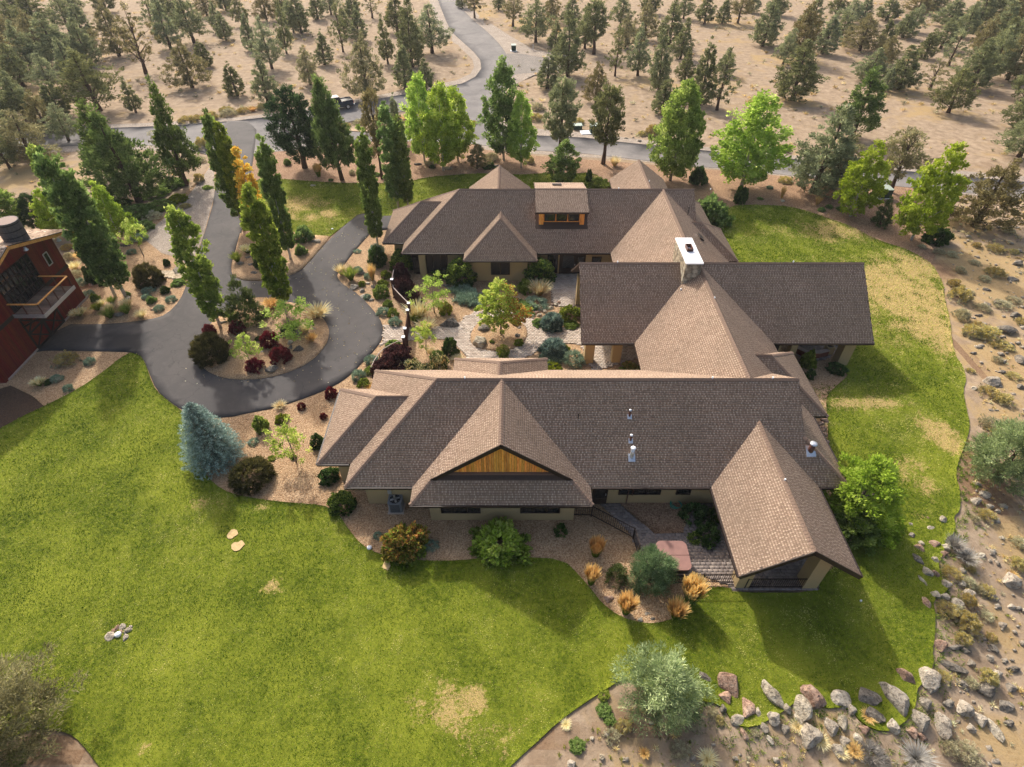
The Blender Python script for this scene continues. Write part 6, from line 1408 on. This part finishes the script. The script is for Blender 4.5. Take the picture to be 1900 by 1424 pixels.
def pickup(px, py, ang, paint, label):
    x, y, z = G(px, py); o_ = empty('pickup_truck', (x, y, .06), ang)
    b_ = MB(); loft(b_, [(-2.8, sec(.9, .5, 1.0)), (-2.6, sec(.97, .42, 1.12)), (-1.2, sec(1.0, .42, 1.18)), (.9, sec(1.0, .42, 1.15)), (2.7, sec(.98, .42, 1.12)), (2.8, sec(.95, .5, 1.05))]); b_.build('body', paint, o_)
    b_ = MB(); loft(b_, [(-1.3, sec(.88, 1.1, 1.2, .03)), (-.75, sec(.8, 1.1, 1.85, .1)), (.75, sec(.8, 1.1, 1.88, .1)), (1.0, sec(.88, 1.1, 1.2, .03))]); b_.build('cabin', M['glass'], o_)
    b_ = MB(); b_.box((0, 0, 1.87), (1.45, 1.42, .06)); b_.build('cab_roof', paint, o_)
    for s in (-1, 1): b_ = MB(); b_.box((1.9, s * .94, 1.22), (1.7, .12, .16)); b_.build('bed_side', paint, o_)
    b_ = MB(); b_.box((2.76, 0, 1.1), (.08, 1.8, .38)); b_.build('tailgate', paint, o_)
    b_ = MB(); b_.box((1.88, 0, 1.15), (1.65, 1.7, .03)); b_.build('bed_floor', M['black'], o_)
    for s in (-1, 1):
        b_ = MB(); b_.box((2.81, s * .88, 1.0), (.06, .16, .42)); b_.build('tail_light', REDL, o_)
        b_ = MB(); b_.box((-2.78, s * .7, .85), (.08, .34, .18)); b_.build('headlight', M['white'], o_)
    b_ = MB(); b_.box((2.88, 0, .58), (.14, 1.8, .16)); b_.build('rear_bumper', M['galv'], o_)
    for wx in (-1.8, 1.8):
        for s in (-1, 1): wheel(o_, wx, s * .9)
    tag(o_, label, 'pickup truck')
REDL = simple('red_lamp_lens', (.5, .02, .03, 1), .2, .05, 5); BLUEP = simple('dark_blue_car_paint', rgb(36,48,66), .2, .05, 3, spec=.6); WHITEP = simple('white_car_paint', (.8, .8, .8, 1), .25, .03, 3, spec=.6)
xa, ya = g0(585, 207); xb, yb = g0(655, 196); pickup(623, 204, math.atan2(yb - ya, xb - xa), BLUEP, 'dark blue pickup truck with red tail lamp parked on the road verge')
x, y, z = G(44, 290); o_ = empty('white_car', (x, y, .08), .05)
b_ = MB(); loft(b_, [(-2.2, sec(.8, .4, .75)), (-2.0, sec(.88, .3, .9)), (2.0, sec(.88, .3, .95)), (2.2, sec(.8, .4, .8))]); b_.build('body', WHITEP, o_)
b_ = MB(); loft(b_, [(-1.1, sec(.78, .88, .96, .02)), (-.5, sec(.7, .88, 1.4, .08)), (1.0, sec(.7, .88, 1.42, .08)), (1.7, sec(.78, .88, .96, .02))]); b_.build('cabin', M['glass'], o_)
b_ = MB(); b_.box((.25, 0, 1.42), (1.45, 1.25, .04)); b_.build('roof', WHITEP, o_)
for wx in (-1.4, 1.4):
    for s in (-1, 1): wheel(o_, wx, s * .82, .32, .2)
tag(o_, 'white car half hidden by junipers on the road at the left edge', 'car')

# ------------------------------------------------------------------ red barn (its gable wall faces the driveway)
BX, BY0, BY1 = -39.25, 34.2, 45.86; BYC = 40.3; BRZ, BEZ = 8.35, 6.2
M['fir'] = woodmat('weathered_fir', rgb(140,96,44), rgb(196,142,74), rgb(222,172,104))
barn = empty('barn', (BX, BYC, 0)); tag(barn, 'dark red barn with balcony over crossbraced doors at the left edge', 'barn')
b_ = MB(); dp = 16
prof_ = [(-6.1, 0), (5.56, 0), (5.56, 6.35), (0, 8.0), (-6.1, 6.25)]
vs = [(0, a, b) for a, b in prof_] + [(-dp, a, b) for a, b in prof_]
b_.add(vs, [(0,1,2,3,4), (9,8,7,6,5)] + [(i, 5 + i, 5 + (i+1) % 5, (i+1) % 5) for i in range(5)]); wb = b_.build('wall', M['redbarn'], barn)
yy = -6.08
while yy < 5.5:
    w1 = .19; ym = yy + w1 / 2; zt = 8.0 - .297 * abs(ym) - .02
    for z0_, z1_ in ((.15, 3.35), (3.65, zt)):
        if abs(ym) < 1.98 and z0_ < 1: continue
        if abs(ym - .2) < 2.1 and z0_ > 3: z0_ = 6.6 - .25 * abs(ym)
        if z1_ - z0_ > .2: c_ = MB(); c_.box((.018, ym, (z0_ + z1_) / 2), (.036 + random.uniform(0, .012), w1 - .015, z1_ - z0_), 0, random.uniform(.2, .8)); c_.build('board', M['redbarn'], wb)
    yy += w1
c_ = MB(); c_.box((.05, -4.05, 3.5), (.06, 4.0, .3)); c_.box((.05, 3.8, 3.5), (.06, 3.5, .3)); c_.build('belt_trim', M['darktrim'], barn)
c_ = MB(); c_.box((.06, 0, .08), (.1, 11.6, .16)); c_.build('sill', M['paverrail'], barn)
# upper glazing
gl = empty('window', (.03, .2, 5.1)); gl.parent = barn
c_ = MB(); c_.box((.0, 0, 0), (.04, 4.1, 2.9)); c_.build('pane', M['glass'], gl)
c_ = MB()
for q in np.linspace(-2.05, 2.05, 9): c_.box((.05, q, 0), (.07, .07, 2.95))
for q in np.linspace(-1.45, 1.45, 5): c_.box((.053, 0, q), (.06, 4.2, .06))
c_.build('frame', M['darktrim'], gl)
wn_ = empty('window', (.05, 3.9, 5.1)); wn_.parent = barn
c_ = MB(); c_.box((.02, 0, 0), (.03, .42, .95)); c_.build('pane', M['glass'], wn_)
c_ = MB(); c_.box((.04, -.25, 0), (.06, .07, 1.1)); c_.box((.04, .25, 0), (.06, .07, 1.1)); c_.box((.04, 0, .53), (.06, .43, .07)); c_.box((.04, 0, -.53), (.06, .43, .07)); c_.build('frame', M['galv'], wn_)
for s in (-1, 1):
    d_ = empty('barn_door', (.04, s * .98, 0)); d_.parent = barn
    for q in range(9): c_ = MB(); c_.box((0, -.86 + q * .215, 1.55), (.04, .2, 2.9), 0, random.random()); c_.build('board', M['redbarn'], d_)
    c_ = MB()
    for q in (-.92, .92): c_.box((.05, q, 1.55), (.05, .14, 3.0))
    for q in (.12, 1.55, 2.98): c_.box((.053, 0, q), (.05, 1.9, .16))
    for z0_, z1_ in ((.2, 1.5), (1.6, 2.9)):
        c_.bar((.06, -.85, z0_), (.06, .85, z1_), .04, .13); c_.bar((.066, .85, z0_), (.066, -.85, z1_), .04, .13)
    c_.build('cross_brace', M['darktrim'], d_)
# balcony
bal = empty('balcony', (0, 0, 3.5)); bal.parent = barn
c_ = MB(); c_.box((1.25, 0, -.06), (2.5, 4.2, .12)); c_.build('deck_frame', M['darktrim'], bal)
for q in range(15): c_ = MB(); c_.box((1.22, -2.0 + q * .285, .02), (2.4, .26, .04), 0, random.random()); c_.build('deck_board', M['deckwood'], bal)
c_ = MB()
for a, b in (((2.45, -2.05), (2.45, 2.05)), ((0.1, -2.05), (2.4, -2.05)), ((.1, 2.05), (2.4, 2.05))): c_.bar((a[0], a[1], 1.05), (b[0], b[1], 1.05), .14, .06, .9)
c_.build('handrail', M['fir'], bal)
for (a, b) in ((2.45,-2.05),(2.45,-1.0),(2.45,0),(2.45,1.0),(2.45,2.05),(1.2,-2.05),(1.2,2.05)): c_ = MB(); c_.box((a, b, .52), (.07, .07, 1.0)); c_.build('post', M['rust'], bal)
c_ = MB(); c_.box((2.53, 0, -.02), (.05, 4.3, .3)); c_.box((1.2, -2.13, -.02), (2.55, .05, .3)); c_.build('fascia', M['galv'], bal)
for s in (-1, 1): c_ = MB(); c_.bar((.1, s * 1.95, 2.3 - 3.5), (2.2, s * 1.95, -.1), .14); c_.build('bracket', M['darktrim'], bal)
# roof
M['barnshingle'] = M['shingle']
for s in (-1, 1):
    c_ = MB(); r0 = 8.42; r1 = 8.42 - .315 * 6.9
    vs = [(.95, 0, r0), (-dp, 0, r0), (-dp, s * 6.9, r1), (.95, s * 6.9, r1), (.95, 0, r0 - .2), (-dp, 0, r0 - .2), (-dp, s * 6.9, r1 - .2), (.95, s * 6.9, r1 - .2)]
    c_.add(vs, [(0,1,2,3), (4,7,6,5), (0,4,5,1), (1,5,6,2), (2,6,7,3), (3,7,4,0)]); rf = c_.build('roof', M['fascia'], barn)
    V = []; Fq = []; T = []; r = np.random.default_rng(33 + s); nr = int(6.9 / .137)
    for i in range(nr):
        y0_, y1_ = 6.9 - i * .137, 6.9 - (i + 1) * .137; xx = np.cumsum(r.uniform(.12, .28, 90)) - dp; xx = xx[xx < .95]
        for a, b in zip(xx[:-1], xx[1:]):
            h = .02 if r.random() < .5 else .011; k = len(V); z0_ = 8.42 - .315 * y0_; z1_ = 8.42 - .315 * y1_
            V += [(a, s * y0_, z0_), (b, s * y0_, z0_), (a, s * y0_, z0_ + h), (b, s * y0_, z0_ + h), (b, s * y1_, z1_ + .004), (a, s * y1_, z1_ + .004)]
            Fq += [(k, k+1, k+3, k+2), (k+2, k+3, k+4, k+5)]; t_ = r.random(); T += [t_ * .5, t_]
    sh = link('shingles', mesh_np('shingles', np.array(V), np.array(Fq), M['shingle'], {'tone': T}), rf); stuff(sh)
    c_ = MB(); c_.bar((1.0, 0, 8.3), (1.0, s * 6.95, 8.3 - .315 * 6.95), .08, .3, .9); c_.build('rake_board', M['fir'], barn)
    c_ = MB(); c_.bar((1.02, s * .1, 8.42), (1.02, s * 6.95, 8.42 - .315 * 6.95), .12, .06); c_.build('drip_edge', M['darktrim'], barn)
for q in (1.9, 5.5):
    c_ = MB(); c_.tube([(.55, q, 7.9 - .315 * q + .0), (.55, q, 7.65 - .315 * q)], [.09, .2], 10); c_.build('soffit_lamp', M['galv'], barn)
# wooden tank behind the barn
tx, ty = g0(6, 403, 9.7); tk = empty('water_tank', (tx, ty, 0)); M['tankwood'] = simple('grey_weathered_tank_wood', rgb(84,80,78), .9, .25, 8)
for k in range(26):
    a = 2 * math.pi * k / 26; c_ = MB(); c_.box((.8 * math.cos(a), .8 * math.sin(a), 8.45), (.08, .19, 1.9), a); c_.build('stave', M['tankwood'], tk)
c_ = MB(); c_.tube([(0, 0, 9.32), (0, 0, 9.40)], [.77, .77], 24); c_.build('tank_lid', M['rust'], tk)
for z_ in (8.2, 8.7, 9.2):
    c_ = MB(); c_.tube([(0, 0, z_), (0, 0, z_ + .08)], [.85, .85], 26, cap=False); c_.build('hoop', M['black'], tk)
tag(tk, 'round grey wooden tank standing on the barn roof', 'tank')

# ------------------------------------------------------------------ make every label single out one thing
ORD = ['first', 'second', 'third', 'fourth', 'fifth', 'sixth', 'seventh', 'eighth', 'ninth', 'tenth', 'eleventh', 'twelfth', 'thirteenth', 'fourteenth', 'fifteenth', 'sixteenth', 'seventeenth', 'eighteenth', 'nineteenth', 'twentieth']
bpy.context.view_layer.update()
def scr(o):
    p = o.matrix_world.translation; zc = p.z - CAMZ
    return CXP + F_PX * p.x / (p.y * math.cos(PITCH) - zc * math.sin(PITCH))
by = {}
for o in ALL: by.setdefault(o['label'], []).append(o)
for lb, L in by.items():
    if len(L) < 2: continue
    L.sort(key=scr)
    for i, o in enumerate(L):
        if i == len(L) - 1: pre = 'rightmost'
        elif i == 0: pre = 'leftmost'
        else: pre = (ORD[i] if i < 20 else str(i + 1) + 'th') + ' from left'
        o['label'] = (pre + ' ' + lb)
        if 'group' not in o: o['group'] = lb + ' group' if len(lb) < 60 else lb[:60]
tris = sum(sum(len(p.vertices) - 2 for p in me.polygons) for me in bpy.data.meshes)
for o in ALL:
    if len(o['label'].split()) > 16: print('LONG', o['label'])
print('objects', len(bpy.data.objects), 'tris', tris, 'things', len(ALL), 'max words', max(len(o['label'].split()) for o in ALL))

# ------------------------------------------------------------------ thin smoky air, so that the far junipers pale a little
hm = bpy.data.materials.new('haze_air'); hm.use_nodes = True; hn = hm.node_tree; hn.nodes.clear()
ho = N(hn, 'ShaderNodeOutputMaterial'); pv = N(hn, 'ShaderNodeVolumePrincipled'); pv.inputs['Color'].default_value = (.93, .94, .96, 1); pv.inputs['Density'].default_value = .00018; pv.inputs['Anisotropy'].default_value = .2
hn.links.new(pv.outputs[0], ho.inputs['Volume'])
hb_ = MB(); hb_.box((0, 690, 22), (1880, 1680, 52)); hz_ = hb_.build('haze', hm); stuff(hz_)
